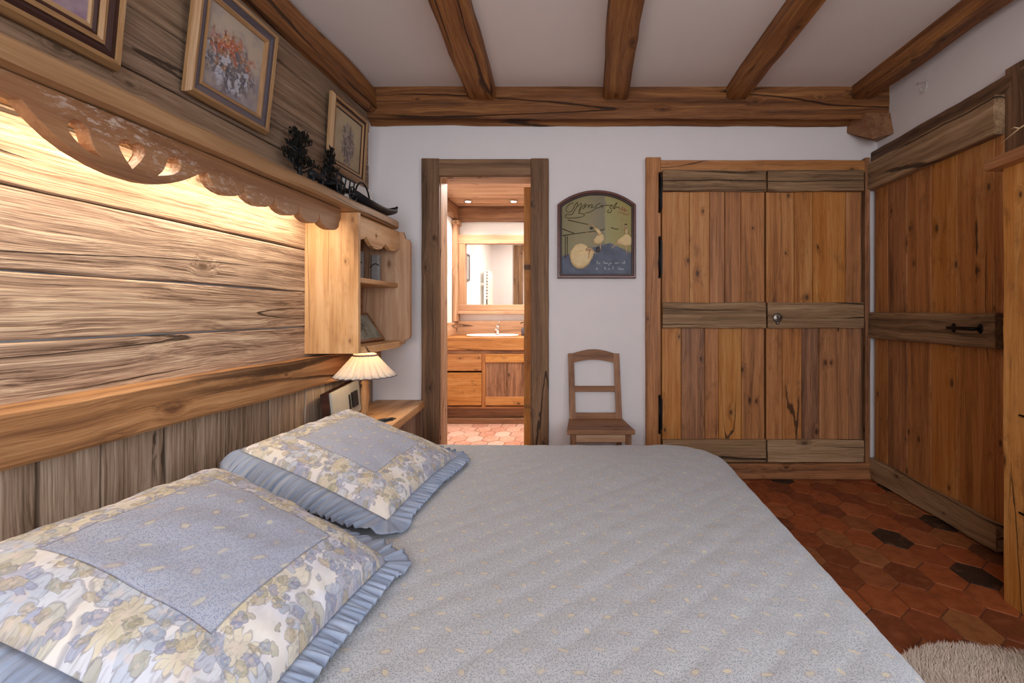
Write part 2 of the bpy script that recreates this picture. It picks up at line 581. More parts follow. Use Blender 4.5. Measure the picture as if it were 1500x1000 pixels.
def pillow_mat():
    """wc = (u, v, 0) metres from the middle of the pillow; a blue sprigged centre panel inside a flowered border"""
    t = NT('flowered_pillow_cotton')
    wc = t.attr('wc')
    x, y, z = t.xyz(wc)
    panel = sprig_layers(t, wc, S('adb2bf'), S('7b86a0'), S('d0ccb4'), 300.0, 0.075, 0.12)

    def flowers(scale, off, petals, Rr, pal, keepv):
        uv = t.vm('ADD', t.vm('MULTIPLY', t.comb(x, y, 0.0), (scale, scale, 1)), (off, off * 0.7, 0))
        wn = t.noise(uv, 1.4, 3)
        uvw = t.vm('ADD', uv, t.comb(t.m('MULTIPLY', t.m('SUBTRACT', wn, 0.5), 0.7), t.m('MULTIPLY', t.m('SUBTRACT', t.noise(t.vm('ADD', uv, (3.3, 7.1, 0)), 1.4, 3), 0.5), 0.7), 0.0))
        vo = t.voro(uvw, 1.0, rnd=0.8, dim='2D')
        dl = t.vm('SUBTRACT', uvw, vo[2])
        dx, dy, dz = t.xyz(dl)
        rc = t.xyz(vo[1])
        r = vo[0]
        an = t.m('ARCTAN2', dy, dx)
        pet = t.m('ABSOLUTE', t.m('COSINE', t.m('ADD', t.m('MULTIPLY', an, petals / 2.0), t.m('MULTIPLY', rc[1], 6.0))))
        Rp = t.m('MULTIPLY', Rr, t.m('ADD', 0.5, t.m('MULTIPLY', t.m('POWER', pet, 0.6), 0.5)))
        q = t.m('DIVIDE', r, Rp)
        keep = t.m('GREATER_THAN', rc[2], 1 - keepv)
        inside = t.m('MULTIPLY', t.m('SUBTRACT', 1.0, t.smooth(q, 0.92, 1.02)), keep)
        edge = t.m('MULTIPLY', t.m('SUBTRACT', 1.0, t.smooth(t.m('ABSOLUTE', t.m('SUBTRACT', q, 0.97)), 0.03, 0.1)), keep)
        rays = t.m('MULTIPLY', t.smooth(pet, 0.35, 0.1), t.m('MULTIPLY', inside, t.smooth(q, 0.25, 0.5)))
        heart = t.m('MULTIPLY', t.m('SUBTRACT', 1.0, t.smooth(q, 0.25, 0.33)), keep)
        col = t.ramp(rc[0], [(i / len(pal), p) for i, p in enumerate(pal)], 'CONSTANT')
        return inside, edge, rays, heart, col

    c = S('e6dfd2')
    bg = t.noise(t.comb(x, y, 0.0), 9, 2)
    c = t.ramp(bg, [(0.4, S('d6d5da')), (0.6, S('dcd6cc'))])
    # trailing leaves
    hatch = t.noise(t.vm('MULTIPLY', wc, (55, 190, 1)), 1, 2)
    for (sc, off, pt, rr, pal, kp, al) in (
            (7.5, 1.3, 3, 0.62, [S('c9c5b4'), S('bfc6d0'), S('d2cab4'), S('c4c4d0')], 0.6, 0.6),
            (15.0, 2.3, 3, 0.55, [S('aeac97'), S('a9b4c2'), S('c4bd9f'), S('a3a9bf')], 0.7, 0.6),
            (11.0, 4.1, 11, 0.46, [S('d6ccb2'), S('9a9fb8'), S('cfc4a3'), S('a6abbb')], 0.62, 0.7),
            (31.0, 7.7, 2, 0.5, [S('8e94ad'), S('a19e88'), S('98a3b3'), S('b5a788')], 0.45, 0.65),
            (46.0, 9.2, 2, 0.45, [S('8088a6'), S('9c987f'), S('8c98ac'), S('a99c80')], 0.3, 0.6)):
        ins, edge, rays, heart, col = flowers(sc, off, pt, rr, pal, kp)
        c = t.mix(t.m('MULTIPLY', ins, al), c, col)
        c = t.mix(t.m('MULTIPLY', rays, 0.4), c, S('8f8a86'))
        c = t.mix(t.m('MULTIPLY', t.m('MULTIPLY', ins, t.smooth(hatch, 0.55, 0.62)), 0.28), c, S('86848c'))
        c = t.mix(t.m('MULTIPLY', edge, 0.45), c, S('7f7c86'))
        c = t.mix(t.m('MULTIPLY', heart, 0.4), c, S('d4c2b4'))
    inside = t.m('MULTIPLY', t.m('LESS_THAN', t.m('ABSOLUTE', t.m('SUBTRACT', x, t.attr('tone', False))), 0.19), t.m('LESS_THAN', t.m('ABSOLUTE', t.m('SUBTRACT', y, 0.012)), 0.185))
    ed = t.m('MAXIMUM', t.m('SUBTRACT', t.m('ABSOLUTE', t.m('SUBTRACT', x, t.attr('tone', False))), 0.19), t.m('SUBTRACT', t.m('ABSOLUTE', t.m('SUBTRACT', y, 0.012)), 0.185))
    seam = t.m('SUBTRACT', 1.0, t.smooth(t.m('ABSOLUTE', ed), 0.0008, 0.0022))
    c = t.mix(inside, c, panel)
    c = t.mix(t.m('MULTIPLY', seam, 0.5), c, S('6d7488'))
    cr = t.noise(t.vm('MULTIPLY', wc, (7, 16, 1)), 1, 3, 0.6)
    t.bump(t.m('SUBTRACT', cr, t.m('MULTIPLY', seam, 0.5)), 0.5, 0.02)
    return t.done(c, 0.9, 0, 0.15)


M['pillow'] = pillow_mat()


def ruffle_mat():
    t = NT('blue_ruffle_cotton')
    wc = t.attr('wc')
    n = t.noise(t.vm('MULTIPLY', wc, (60, 6, 1)), 1, 3)
    c = t.ramp(n, [(0.3, S('7d899d')), (0.55, S('949fb2')), (0.75, S('a9b3c1'))])
    t.bump(n, 0.4, 0.01)
    return t.done(c, 0.9, 0, 0.15)


M['ruffle'] = ruffle_mat()


def shade_mat():
    t = NT('pleated_shade_cloth')
    tr = t.n('ShaderNodeBsdfTranslucent')
    tr.inputs[0].default_value = S('fff0da')
    mx = t.n('ShaderNodeMixShader')
    mx.inputs[0].default_value = 0.35
    t.L(t.b.outputs[0], mx.inputs[1])
    t.L(tr.outputs[0], mx.inputs[2])
    t.L(mx.outputs[0], t.out.inputs[0])
    return t.done(S('f1e9dc'), 0.9, 0, 0.1)


M['shade'] = shade_mat()


def painting_mat(name, bg, bg2, dabs, cx, cy, rx, ry, sc=26.0):
    """wc = (u, v, 0) in metres on the canvas: loose dabs gathered in the middle of a plain ground"""
    t = NT(name)
    wc = t.attr('wc')
    x, y, z = t.xyz(wc)
    n = t.noise(wc, 9, 4, 0.6)
    c = t.ramp(t.m('ADD', n, t.m('MULTIPLY', y, 0.8)), [(0.3, bg2), (0.62, bg)])
    w = t.noise(wc, 14, 3)
    uv = t.comb(t.m('ADD', x, t.m('MULTIPLY', w, 0.04)), t.m('ADD', y, t.m('MULTIPLY', w, 0.05)), 0.0)
    ex = t.m('DIVIDE', t.m('SUBTRACT', x, cx), rx)
    ey = t.m('DIVIDE', t.m('SUBTRACT', y, cy), ry)
    r = t.m('SQRT', t.m('ADD', t.m('MULTIPLY', ex, ex), t.m('MULTIPLY', ey, ey)))
    r = t.m('ADD', r, t.m('MULTIPLY', t.m('SUBTRACT', t.noise(wc, 22, 3), 0.5), 1.3))
    mk = t.m('SUBTRACT', 1.0, t.smooth(r, 0.75, 1.05))
    vo = t.voro(t.vm('MULTIPLY', uv, (1.0, 0.7, 1)), sc * 1.6, dim='2D')
    rc = t.xyz(vo[1])
    hi = t.smooth(ey, -0.3, 0.6)
    sel = t.m('ADD', t.m('MULTIPLY', rc[0], 0.6), t.m('MULTIPLY', hi, 0.4))
    col = t.ramp(sel, [(i / len(dabs), p) for i, p in enumerate(dabs)], 'CONSTANT')
    c = t.mix(t.m('MULTIPLY', mk, 0.85), c, col)
    vo2 = t.voro(uv, sc * 4.5, dim='2D')
    rc2 = t.xyz(vo2[1])
    c = t.mix(t.m('MULTIPLY', t.m('MULTIPLY', mk, t.m('GREATER_THAN', rc2[0], 0.6)), 0.6), c, t.mix(rc2[1], S('2d2426'), S('c9c4c0')))
    return t.done(c, 0.5, 0, 0.4)


M['art_a'] = painting_mat('loose_oil_mauve', S('b7a59d'), S('8d7284'), [S('6b5566'), S('8c7688'), S('4a3a48'), S('d9cdd6'), S('a2838c')], 0.0, 0.0, 0.2, 0.17)
M['art_b'] = painting_mat('loose_oil_riders', S('b8a794'), S('8b8288'), [S('50505f'), S('b9b9c4'), S('6a5f66'), S('9a6a4c'), S('b65c34'), S('c78a5c')], 0.02, -0.03, 0.15, 0.13)
M['art_c'] = painting_mat('loose_oil_rider', S('b9a684'), S('a49070'), [S('4a3a3a'), S('7b6660'), S('5a4640'), S('9a8a80'), S('70604a')], 0.0, -0.02, 0.085, 0.13)
M['art_d'] = painting_mat('small_green_print', S('a9ada0'), S('6d7564'), [S('5a6450'), S('8f9884'), S('3f483c'), S('c0c0b0')], 0.0, 0.0, 0.09, 0.07)
M['art_e'] = painting_mat('small_grey_print', S('9b9a98'), S('77787a'), [S('5a5c60'), S('b8b6b4'), S('3a3c40'), S('8a8884')], 0.0, 0.0, 0.08, 0.09)


def sign_mat():
    """painted ground of the arched sign: olive wall above, slate floor below, wc = (u, v, 0)"""
    t = NT('sign_painted_ground')
    wc = t.attr('wc')
    x, y, z = t.xyz(wc)
    n = t.noise(wc, 12, 3)
    wallc = t.ramp(t.m('ADD', x, t.m('MULTIPLY', n, 0.05)), [(0.0, S('7d7248')), (0.2, S('8d8155')), (0.34, S('7c7359')), (0.355, S('979058')), (0.5, S('93853f'))])
    fl = t.ramp(n, [(0.35, S('35374f')), (0.65, S('4d5768'))])
    edge = t.m('SUBTRACT', y, t.m('SUBTRACT', 0.26, t.m('MAXIMUM', t.m('MULTIPLY', t.m('SUBTRACT', 0.355, x), 0.28), t.m('MULTIPLY', t.m('SUBTRACT', x, 0.355), 0.45))))
    c = t.mix(t.smooth(edge, -0.006, 0.006), fl, wallc)
    return t.done(c, 0.45, 0, 0.4)


M['signground'] = sign_mat()
M['dancer'] = plain('painted_dancer_relief', S('ddc390'), 0.5, 0, var=0.2, scale=50)
M['skin'] = plain('painted_skin_relief', S('c9a884'), 0.5, 0, var=0.06)
M['hairp'] = plain('painted_dark_hair', S('2a1e18'), 0.5, 0)
M['script'] = plain('brown_script_paint', S('54461f'), 0.5, 0, var=0.1)
M['scriptw'] = plain('white_script_paint', S('b9c0c4'), 0.5, 0, var=0.05)
M['redp'] = plain('rose_paint', S('a8604a'), 0.5, 0, var=0.1)
M['bar'] = plain('olive_brown_rail_paint', S('4e4630'), 0.5, 0, var=0.1)


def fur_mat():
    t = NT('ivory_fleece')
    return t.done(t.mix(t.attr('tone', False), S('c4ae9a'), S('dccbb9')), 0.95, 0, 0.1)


M['fur'] = fur_mat()
# ------------------------------------------------------------------ the room
XL, XR, YB, ZC = -1.57, 2.10, 3.60, 2.79
YF = -1.5


def struct(mb, name, mat, label, cat):
    return mb.build(name, mat, label=label, cat=cat, kind='structure')


# floor: terracotta hexagons (same in both rooms, bathroom light painted into its copy)
mb, mb2 = MB(), MB()
mb.box(-1.9, 2.6, YF - 0.1, 3.70, -0.12, -0.005, mi=1)
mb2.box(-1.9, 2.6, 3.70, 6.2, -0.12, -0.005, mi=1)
hw, hl = 0.155, 0.25
row = 0
y = YF
while y < 6.1:
    x = -1.8 + (hw / 2 if row % 2 else 0)
    while x < 2.3:
        a, b = hw / 2 - 0.0025, hl / 2 - 0.003
        q = b * 0.5
        jx, jy = R.uniform(-.002, .002), R.uniform(-.002, .002)
        out = [(0, -b), (a, -q), (a, q), (0, b), (-a, q), (-a, -q)]
        vs, wc = [], []
        off = R.uniform(0, 50)
        for sc, z in ((1.0, -0.007), (0.985, -0.001), (0.94, 0.0)):
            for (px, py) in out:
                vs.append((x + jx + px * sc, y + jy + py * sc, z))
                wc.append((px * sc + off, py * sc, z))
        fs = [tuple(range(12, 18))]
        for k in range(6):
            n = (k + 1) % 6
            fs.append((k, n, n + 6, k + 6))
            fs.append((k + 6, n + 6, n + 12, k + 12))
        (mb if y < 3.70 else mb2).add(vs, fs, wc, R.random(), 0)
        x += hw
    y += hl * 0.75
    row += 1
struct(mb2, 'floor_bathroom', [M['tilelit'], M['grout']], 'terracotta tile floor of the bathroom, painted in brightly lit colours', 'floor')
struct(mb, 'floor', [M['tile'], M['grout']], 'worn terracotta hexagon tile floor with a few blackened tiles', 'floor')

# plaster walls
mb = MB()
mb.box(-1.9, -1.10, YB, YB + 0.15, 0, ZC)
mb.box(-1.10, -0.435, YB, YB + 0.15, 2.2, ZC)
mb.box(-0.435, XR + 0.2, YB, YB + 0.15, 0, ZC)
struct(mb, 'wall_back', M['plaster'], 'white plaster wall with the bathroom doorway in it', 'wall')

# right wall, opening for the daylight window nearer the camera
mb = MB()
wy0, wy1, wz0, wz1 = -1.15, 0.35, 0.95, 2.25
mb.box(XR, XR + 0.2, wy1, YB, 0, ZC)
mb.box(XR, XR + 0.2, YF, wy0, 0, ZC)
mb.box(XR, XR + 0.2, wy0, wy1, 0, wz0)
mb.box(XR, XR + 0.2, wy0, wy1, wz1, ZC)
struct(mb, 'wall_right', M['plaster'], 'white plaster wall above the wide plank door', 'wall')
mb = MB()
for (a, b) in ((wy0, wy0 + .07), ((wy0 + wy1) / 2 - .04, (wy0 + wy1) / 2 + .04), (wy1 - .07, wy1)):
    mb.bar(XR + .08, XR + .14, a, b, wz0, wz1, 'z')
mb.bar(XR + .08, XR + .14, wy0, wy1, wz0, wz0 + .07, 'y')
mb.bar(XR + .08, XR + .14, wy0, wy1, wz1 - .07, wz1, 'y')
struct(mb, 'window_1', M['door'], 'wooden casement window in the right wall', 'window')

# front wall behind the camera with a wide window
mb = MB()
fx0, fx1, fz0, fz1 = -1.0, 1.1, 0.9, 2.25
mb.box(-1.9, fx0, YF - .2, YF, 0, ZC)
mb.box(fx1, XR + .2, YF - .2, YF, 0, ZC)
mb.box(fx0, fx1, YF - .2, YF, 0, fz0)
mb.box(fx0, fx1, YF - .2, YF, fz1, ZC)
struct(mb, 'wall_front', M['plaster'], 'white plaster wall behind the camera', 'wall')
mb = MB()
for (a, b) in ((fx0, fx0 + .07), (0.01, .09), (fx1 - .07, fx1)):
    mb.bar(a, b, YF - .14, YF - .08, fz0, fz1, 'z')
mb.bar(fx0, fx1, YF - .14, YF - .08, fz0, fz0 + .07, 'x')
mb.bar(fx0, fx1, YF - .14, YF - .08, fz1 - .07, fz1, 'x')
struct(mb, 'window_2', M['door'], 'wooden casement window in the wall behind the camera', 'window')

mb = MB()
mb.box(-1.9, XR + .2, YF - .2, YB + .15, ZC, ZC + .12)
struct(mb, 'ceiling', M['ceil'], 'white plaster ceiling between the timber beams', 'ceiling')

# left wall: wide weathered planks, each with its own edge
mb = MB()
mb.box(-1.9, -1.605, YF - .2, YB, 0, ZC, mi=1)
seams = [0.80, 1.122, 1.315, 1.546, 1.79, 2.03, 2.245, 2.47, 2.79]
for k in range(len(seams) - 1):
    z0, z1 = seams[k] + .0025, seams[k + 1] - .0025
    mb.board((-1.608, YF, z0), (0, 1, 0), (0, 0, 1), (1, 0, 0), 3.48 - YF + R.uniform(-.012, .012), z1 - z0, 0.038 + R.uniform(-.003, .003), n=46, ch=.005, rough=.0035, sub=6, seed=k * 2.7, freq=2.2, tone=[.45, .5, .35, .75, .55, .3, .5, .4][k], mi=0 if k < 4 else 2)
M['plank_up'] = wood('upper_grey_plank', S('58422f'), S('93775e'), S('b59a7e'), tv=0.5, fine=0.6, ring=0.5, broad=0.4, knots=0.16, cracks=0.4, bump=0.8, rough=0.75, ringscale=36, red=0.01)
struct(mb, 'wall_left', [M['plank'], M['plaster'], M['plank_up']], 'wall of wide weathered horizontal planks behind the bed', 'wall')

# headboard: upright grey boards under a rough rail
hb = thing('headboard', (-1.57, 1.6, 0.0), 'grey upright board headboard under a rough cracked rail behind the pillows', 'headboard')
mb = MB()
ys = [-.35, -.05, .24, .53, .83, 1.115, 1.392, 1.581, 1.817, 2.113, 2.405, 2.698, 2.98, 3.26, 3.54]
for k in range(len(ys) - 1):
    g = .004 + (.012 if abs(ys[k] - 1.392) < .01 else 0)
    mb.board((-1.600, ys[k] + g, 0.0), (0, 0, 1), (0, 1, 0), (1, 0, 0), .83, ys[k + 1] - ys[k] - g - .003, .028 + R.uniform(0, .006), n=8, ch=.004, rough=.002, sub=2, seed=k)
mb.build('board_panel', M['board_grey'], hb)
mb = MB()


def rtw(x):
    return (.006 * nz(x * 1.1, 3.3), .008 * nz(x * .9, 8.1))


mb.board((-1.60, -.35, .797), (0, 1, 0), (0, 0, 1), (1, 0, 0), 3.87, .158, .108, n=60, ch=.012, rough=.006, sub=5, seed=4, freq=2.5, twist=rtw, tone=.55)
mb.build('rail', M['rail'], hb, label='rough cracked horizontal rail')

# ------------------------------------------------------------------ ceiling timbers


def timber(name, o, ex, ey, ez, L, W, T, label, seed, rough=.010, group=None, ch=.014, n=34, bend=.012, tone=None):
    mb = MB()
    mb.board(o, ex, ey, ez, L, W, T, n=n, ch=ch, rough=rough, sub=4, seed=seed, freq=2.6, ends=.004, tone=tone,
             twist=lambda x: (bend * nz(x * .8, seed * 5.1), bend * .4 * nz(x * .8, seed * 2.3 + 9)))
    return mb.build(name, M['beam'], label=label, cat='beam', kind='thing', group=group)


timber('tie_beam', (-1.62, 3.455, 2.602), (1, 0, 0), (0, 0, 1), (0, -1, 0), 3.76, .19, -.135, 'long horizontal tie beam along the top of the white back wall', 3, ch=.012, n=60)
def rafter(xa, xb, w, ztop, label, sd, tone):
    """joist running from the front wall to the tie beam; xa/xb = its left edge at the tie beam / 2.35 m from the camera"""
    d = Vector((xa - xb, 3.46 - 2.35, 0)).normalized()
    start = Vector((xa, 3.447, 0)) - d * 4.95
    ey = Vector((d.y, -d.x, 0))
    timber('ceiling_beam', (start.x, start.y, 2.697), tuple(d), tuple(ey), (0, 0, 1), 4.95, w, .105, label, sd, group='timber beams across the ceiling', tone=tone)


timber('ceiling_beam', (-1.60, -1.49, 2.605), (0, 1, 0), (0, 0, 1), (1, 0, 0), 4.93, .19, .098, 'ceiling beam lying along the top of the plank wall', 1.3, group='timber beams across the ceiling', tone=.45, ch=.03)
rafter(-.86, -.785, .195, 0, 'split ceiling beam above the bathroom doorway side of the room', 2.9, .65)
rafter(.09, .092, .172, 0, 'ceiling beam meeting the tie beam above the arched dancer sign', 5.2, .7)
rafter(.955, 1.0, .145, 0, 'ceiling beam meeting the tie beam above the plank wardrobe', 7.7, .45)
rafter(1.84, 1.89, .15, 0, 'ceiling beam nearest the white right wall', 9.1, .3)

# corbel under the right end of the tie beam
mb = MB()
tp = [(1.88, 3.598), (1.915, 3.44), (2.098, 3.44), (2.098, 3.598)]
bt = [(1.875, 3.598, 2.515), (1.925, 3.35, 2.385), (2.098, 3.40, 2.44), (2.098, 3.598, 2.45)]
vs = [(a, b, 2.598) for a, b in tp] + bt
mb.add(vs, [(0, 1, 2, 3), (4, 5, 6, 7), (0, 1, 5, 4), (1, 2, 6, 5), (2, 3, 7, 6), (3, 0, 4, 7)], wc=[(b, a, c) for a, b, c in vs])
mb.build('timber_corbel', M['chair'], label='short chamfered timber corbel under the right end of the tie beam', cat='corbel', kind='thing')

# ------------------------------------------------------------------ bathroom doorway casing and door leaf
d1 = thing('door_1', (-.77, 3.6, 0), 'open bathroom door in a dark rough timber casing', 'door', kind='structure')
mb = MB()
mb.bar(-1.228, -1.10, 3.565, 3.61, 0, 2.32, 'z', n=24, ch=.006, rough=.003, sub=3, seed=1)
mb.bar(-.435, -.305, 3.565, 3.61, 0, 2.32, 'z', n=24, ch=.006, rough=.003, sub=3, seed=2)
mb.bar(-1.10, -.435, 3.570, 3.61, 2.195, 2.318, 'x', n=10, ch=.006, rough=.002, sub=3, seed=3)
# the same casing on the bathroom side
mb.bar(-1.25, -1.10, 3.74, 3.78, 0, 2.3, 'z')
mb.bar(-.435, -.29, 3.74, 3.78, 0, 2.3, 'z')
mb.bar(-1.10, -.435, 3.74, 3.78, 2.2, 2.32, 'x')
mb.build('casing', M['post'], d1)
mb = MB()
mb.bar(-1.115, -1.095, 3.60, 3.76, 0, 2.2, 'z')
mb.bar(-.440, -.42, 3.60, 3.76, 0, 2.2, 'z')
mb.bar(-1.10, -.435, 3.60, 3.76, 2.185, 2.2, 'x')
mb.build('reveal', M['bath'], d1, label='honey coloured door lining')
mb = MB()
yy = 3.775
for w_ in (.16, .15, .17, .15):
    mb.bar(-.512, -.455, yy, yy + w_ - .003, .02, 2.165, 'z', n=14, rough=.003, sub=2, seed=yy)
    yy += w_
lf = mb.build('leaf', M['door'], d1, label='orange plank door leaf standing open')
mb = MB()
mb.tube([(-.446, 3.768, 1.7), (-.446, 3.768, 1.82)], .009, 10)
mb.tube([(-.446, 3.768, .4), (-.446, 3.768, .52)], .009, 10)
mb.build('hinge', M['iron'], lf)
mb = MB()
mb.bar(-.455, -.435, 3.79, 3.84, 2.02, 2.12, 'z', ch=.01)
mb.build('stop_block', M['pine'], lf)

# ------------------------------------------------------------------ wardrobe in the back wall
wd = thing('wardrobe', (1.215, 3.57, 0), 'tall built-in plank wardrobe with two doors in the back wall', 'wardrobe')
mb = MB()
mb.bar(.400, .508, 3.545, 3.61, 0, 2.322, 'z', n=22, ch=.006, rough=.003, sub=3, seed=11, tone=.45)
mb.bar(1.985, 2.02, 3.545, 3.61, 0, 2.32, 'z', n=22, ch=.006, rough=.003, sub=2, seed=12, tone=.2)
mb.bar(.508, 1.99, 3.555, 3.61, 2.215, 2.305, 'x', n=22, ch=.005, rough=.003, sub=3, seed=13, tone=.5)
mb.build('frame', M['door'], wd)
mb = MB()
mb.bar(.50, 2.02, 3.53, 3.61, .0, .118, 'x', n=22, ch=.006, rough=.003, sub=3, seed=14, tone=.3)
mb.build('plinth', M['door'], wd)


mb = MB()
mb.bar(.50, 2.0, 3.592, 3.599, .1, 2.25, 'z', tone=.0)  # dark sheet behind the leaves, standing in for their shaded gaps
mb.build('back_panel', M['post'], wd)


def panel_edges(px):
    return [round((p - 865) * .005, 3) for p in px]


def ward_door(up, low, x0, x1, sd, lock, toneb):
    mb = MB()
    for (ed, z0, z1) in ((up, 1.18, 2.2), (low, .12, 1.18)):
        for k in range(len(ed) - 1):
            mb.bar(ed[k] + .0012, ed[k + 1] - .0012, 3.548 + R.uniform(-.0015, .0015), 3.59, z0, z1, 'z', n=10, ch=.0025, rough=.0012, sub=2, seed=sd + k, tone=min(1, max(0, R.uniform(.3, .9) - (.25 if z0 < 1 else 0) + toneb)))  # lower planks toned darker, dimmer light near the floor put into colour
    dr = mb.build('door', M['door'], wd)
    for (z0, z1, s2) in ((2.07, 2.222, 1), (1.09, 1.275, 2), (.13, .29, 3)):
        mb = MB()
        mb.bar(x0 + .002, x1 - .002, 3.515, 3.556, z0, z1, 'x', n=22, ch=.006, rough=.0055, sub=4, seed=sd * 3 + s2, ends=.004, freq=4)
        mb.build('batten', M['batten'], dr, label='greyed worn cross batten')
    return dr


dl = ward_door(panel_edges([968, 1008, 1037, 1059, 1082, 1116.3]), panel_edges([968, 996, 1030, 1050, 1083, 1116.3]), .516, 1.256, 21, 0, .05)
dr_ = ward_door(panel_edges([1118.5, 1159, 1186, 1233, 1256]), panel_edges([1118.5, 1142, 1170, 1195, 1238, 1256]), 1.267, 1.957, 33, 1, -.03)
for (z0, z1) in ((1.93, 2.20), (1.46, 1.74), (.34, .60)):
    mb = MB()
    xx = .497
    mb.tube([(xx, 3.535, z0), (xx, 3.535, z1)], .008, 8)
    mb.box(xx - .006, xx + .022, 3.541, 3.548, z0 + .02, z1 - .02)
    mb.blob((xx, 3.535, z0), (.01, .01, .012))
    mb.blob((xx, 3.535, z1), (.01, .01, .012))
    mb.build('hinge', M['iron'], dl, label='black iron strap hinge')
mb = MB()
mb.lathe([(.001, .0), (.034, .0), (.034, .004), (.026, .008), (.012, .012), (.001, .014)], n=20)
lock = MB()
for p, f in ((mb, None),):
    pts = [(1.335 + x, 3.512 - z, 1.165 + y) for (x, y, z) in p.v]
    lock.add(pts, p.f, smooth=True)
lock.tube([(1.335, 3.50, 1.165), (1.335, 3.472, 1.165)], .008, 8)
lock.tube([(1.318, 3.472, 1.172), (1.335, 3.468, 1.178), (1.352, 3.472, 1.172)], .007, 8)
lock.tube([(1.335, 3.506, 1.118), (1.335, 3.506, 1.135)], .011, 10)
lock.build('lock', M['steel'], dr_, label='round iron latch with a keyhole')

# ------------------------------------------------------------------ wide plank door in the right wall
d2 = thing('door_2', (2.08, 3.0, 0), 'wide honey plank door in the right wall', 'door', kind='structure')
mb = MB()
e = [2.44, 2.50, 2.755, 2.965, 3.19, 3.40, 3.555]
for k in range(len(e) - 1):
    mb.bar(2.055, 2.095, e[k] + .0015, e[k + 1] - .0015, .012, 2.18, 'z', n=16, ch=.003, rough=.0015, sub=2, seed=50 + k, tone=[.5, .55, .65, .45, .3, .5][k])
lf2 = mb.build('leaf', M['door'], d2)
for (z0, z1, t, s2) in ((2.085, 2.278, .06, 1), (1.02, 1.20, .055, 2), (.012, .150, .05, 3)):
    mb = MB()
    mb.bar(2.058 - t, 2.058, 2.435, 3.56, z0, z1, 'y', n=30, ch=.006, rough=.006, sub=4, seed=60 + s2, ends=.004, freq=4, tone=.8 if s2 != 2 else .15)
    mb.build('batten', M['batten'], lf2, label='greyed worn cross batten')
mb = MB()
mb.tube([(2.003, 2.525, 1.118), (1.965, 2.53, 1.118), (1.958, 2.545, 1.118), (1.958, 2.69, 1.118), (1.965, 2.705, 1.118), (2.003, 2.71, 1.118)], [.009, .010, .010, .010, .010, .009], 8)
mb.blob((2.002, 2.525, 1.118), (.006, .02, .026))
mb.blob((2.002, 2.71, 1.118), (.006, .02, .026))
mb.build('handle', M['iron'], lf2, label='black iron pull handle')
mb = MB()
mb.bar(2.05, 2.11, 2.20, 3.598, 2.28, 2.375, 'y', n=26, ch=.008, rough=.006, sub=3, seed=71, tone=.2)
mb.bar(2.05, 2.11, 2.20, 2.436, 0, 2.40, 'z', n=16, ch=.006, rough=.004, sub=3, seed=73, tone=.2)
mb.build('frame', M['post'], d2)

# white wire clip on the right wall
mb = MB()
pts = [(2.095, 3.06 - .04 * math.cos(t) * .9, 2.60 + .05 * math.sin(t)) for t in [i * .35 for i in range(12)]]
pts = [(2.097, 3.155, 2.665), (2.08, 3.12, 2.66), (2.075, 3.09, 2.645)] + [(2.085, 3.075 + .028 * math.cos(1.9 + i * .45), 2.615 + .032 * math.sin(1.9 + i * .45)) for i in range(11)]
mb.tube(pts, .003, 6)
mb.build('wire_hook', M['wire'], label='small white wire loop high on the right wall', cat='hook')

# ------------------------------------------------------------------ bathroom
mb = MB()
mb.box(-1.9, 0.6, 5.9, 6.0, 0, 2.6)
struct(mb, 'wall_bathroom_back', M['bathwall'], 'white bathroom wall behind the mirror', 'wall')
mb = MB()
mb.box(-1.75, -1.62, 3.75, 5.9, 0, 2.6)
struct(mb, 'wall_bathroom_left', M['bathwall'], 'white bathroom wall left of the vanity', 'wall')
mb = MB()
mb.box(0.35, 0.45, 3.75, 5.9, 0, 2.6)
struct(mb, 'wall_bathroom_right', M['bathwall'], 'white bathroom wall hidden right of the doorway', 'wall')
mb = MB()
yy = 3.75
k = 0
while yy < 5.9:
    w_ = (.19, .16, .22, .17)[k % 4]
    mb.bar(-1.62, .35, yy + .002, min(5.9, yy + w_) - .002, 2.455 + R.uniform(0, .004), 2.50, 'x', ch=.005, tone=R.uniform(.3, .9))
    yy += w_
    k += 1
struct(mb, 'ceiling_bathroom', M['bath'], 'pinkish plank ceiling of the bathroom', 'ceiling')
mb = MB()
mb.bar(-1.62, .35, 5.80, 5.90, 2.285, 2.454, 'x', n=12, rough=.004, sub=3, seed=5, tone=.25)
mb.bar(-1.62, -1.56, 3.79, 5.80, 2.30, 2.454, 'y', n=12, rough=.004, sub=3, seed=6, tone=.4)
struct(mb, 'trim_1', M['chair'], 'brown timber cornice round the bathroom ceiling', 'trim')
mb = MB()
mb.bar(-1.618, -1.565, 5.74, 5.895, 1.10, 2.235, 'z', n=10, rough=.003, tone=.4)
mb.bar(-1.618, -1.545, 5.72, 5.895, 2.235, 2.282, 'z', tone=.2)
struct(mb, 'trim_2', M['bath'], 'upright timber post in the corner beside the bathroom mirror', 'trim')

for (px, lab) in ((-1.37, 'recessed ceiling spotlight on the left above the washbasin'), (-.862, 'recessed ceiling spotlight on the right above the washbasin')):
    sp = thing('ceiling_spotlight', (px, 5.5, 2.44), lab, 'light', 'recessed spotlights in the bathroom ceiling')
    mb = MB()
    mb.lathe([(.030, .0), (.048, .0), (.050, .006), (.046, .014), (.030, .014)], (px, 5.5, 2.440), n=20, close=False)
    mb.build('ring', M['chrome'], sp)
    mb = MB()
    mb.lathe([(.001, .004), (.033, .004), (.033, .012), (.001, .012)], (px, 5.5, 2.440), n=16)
    mb.build('lens', M['lampglow'], sp)

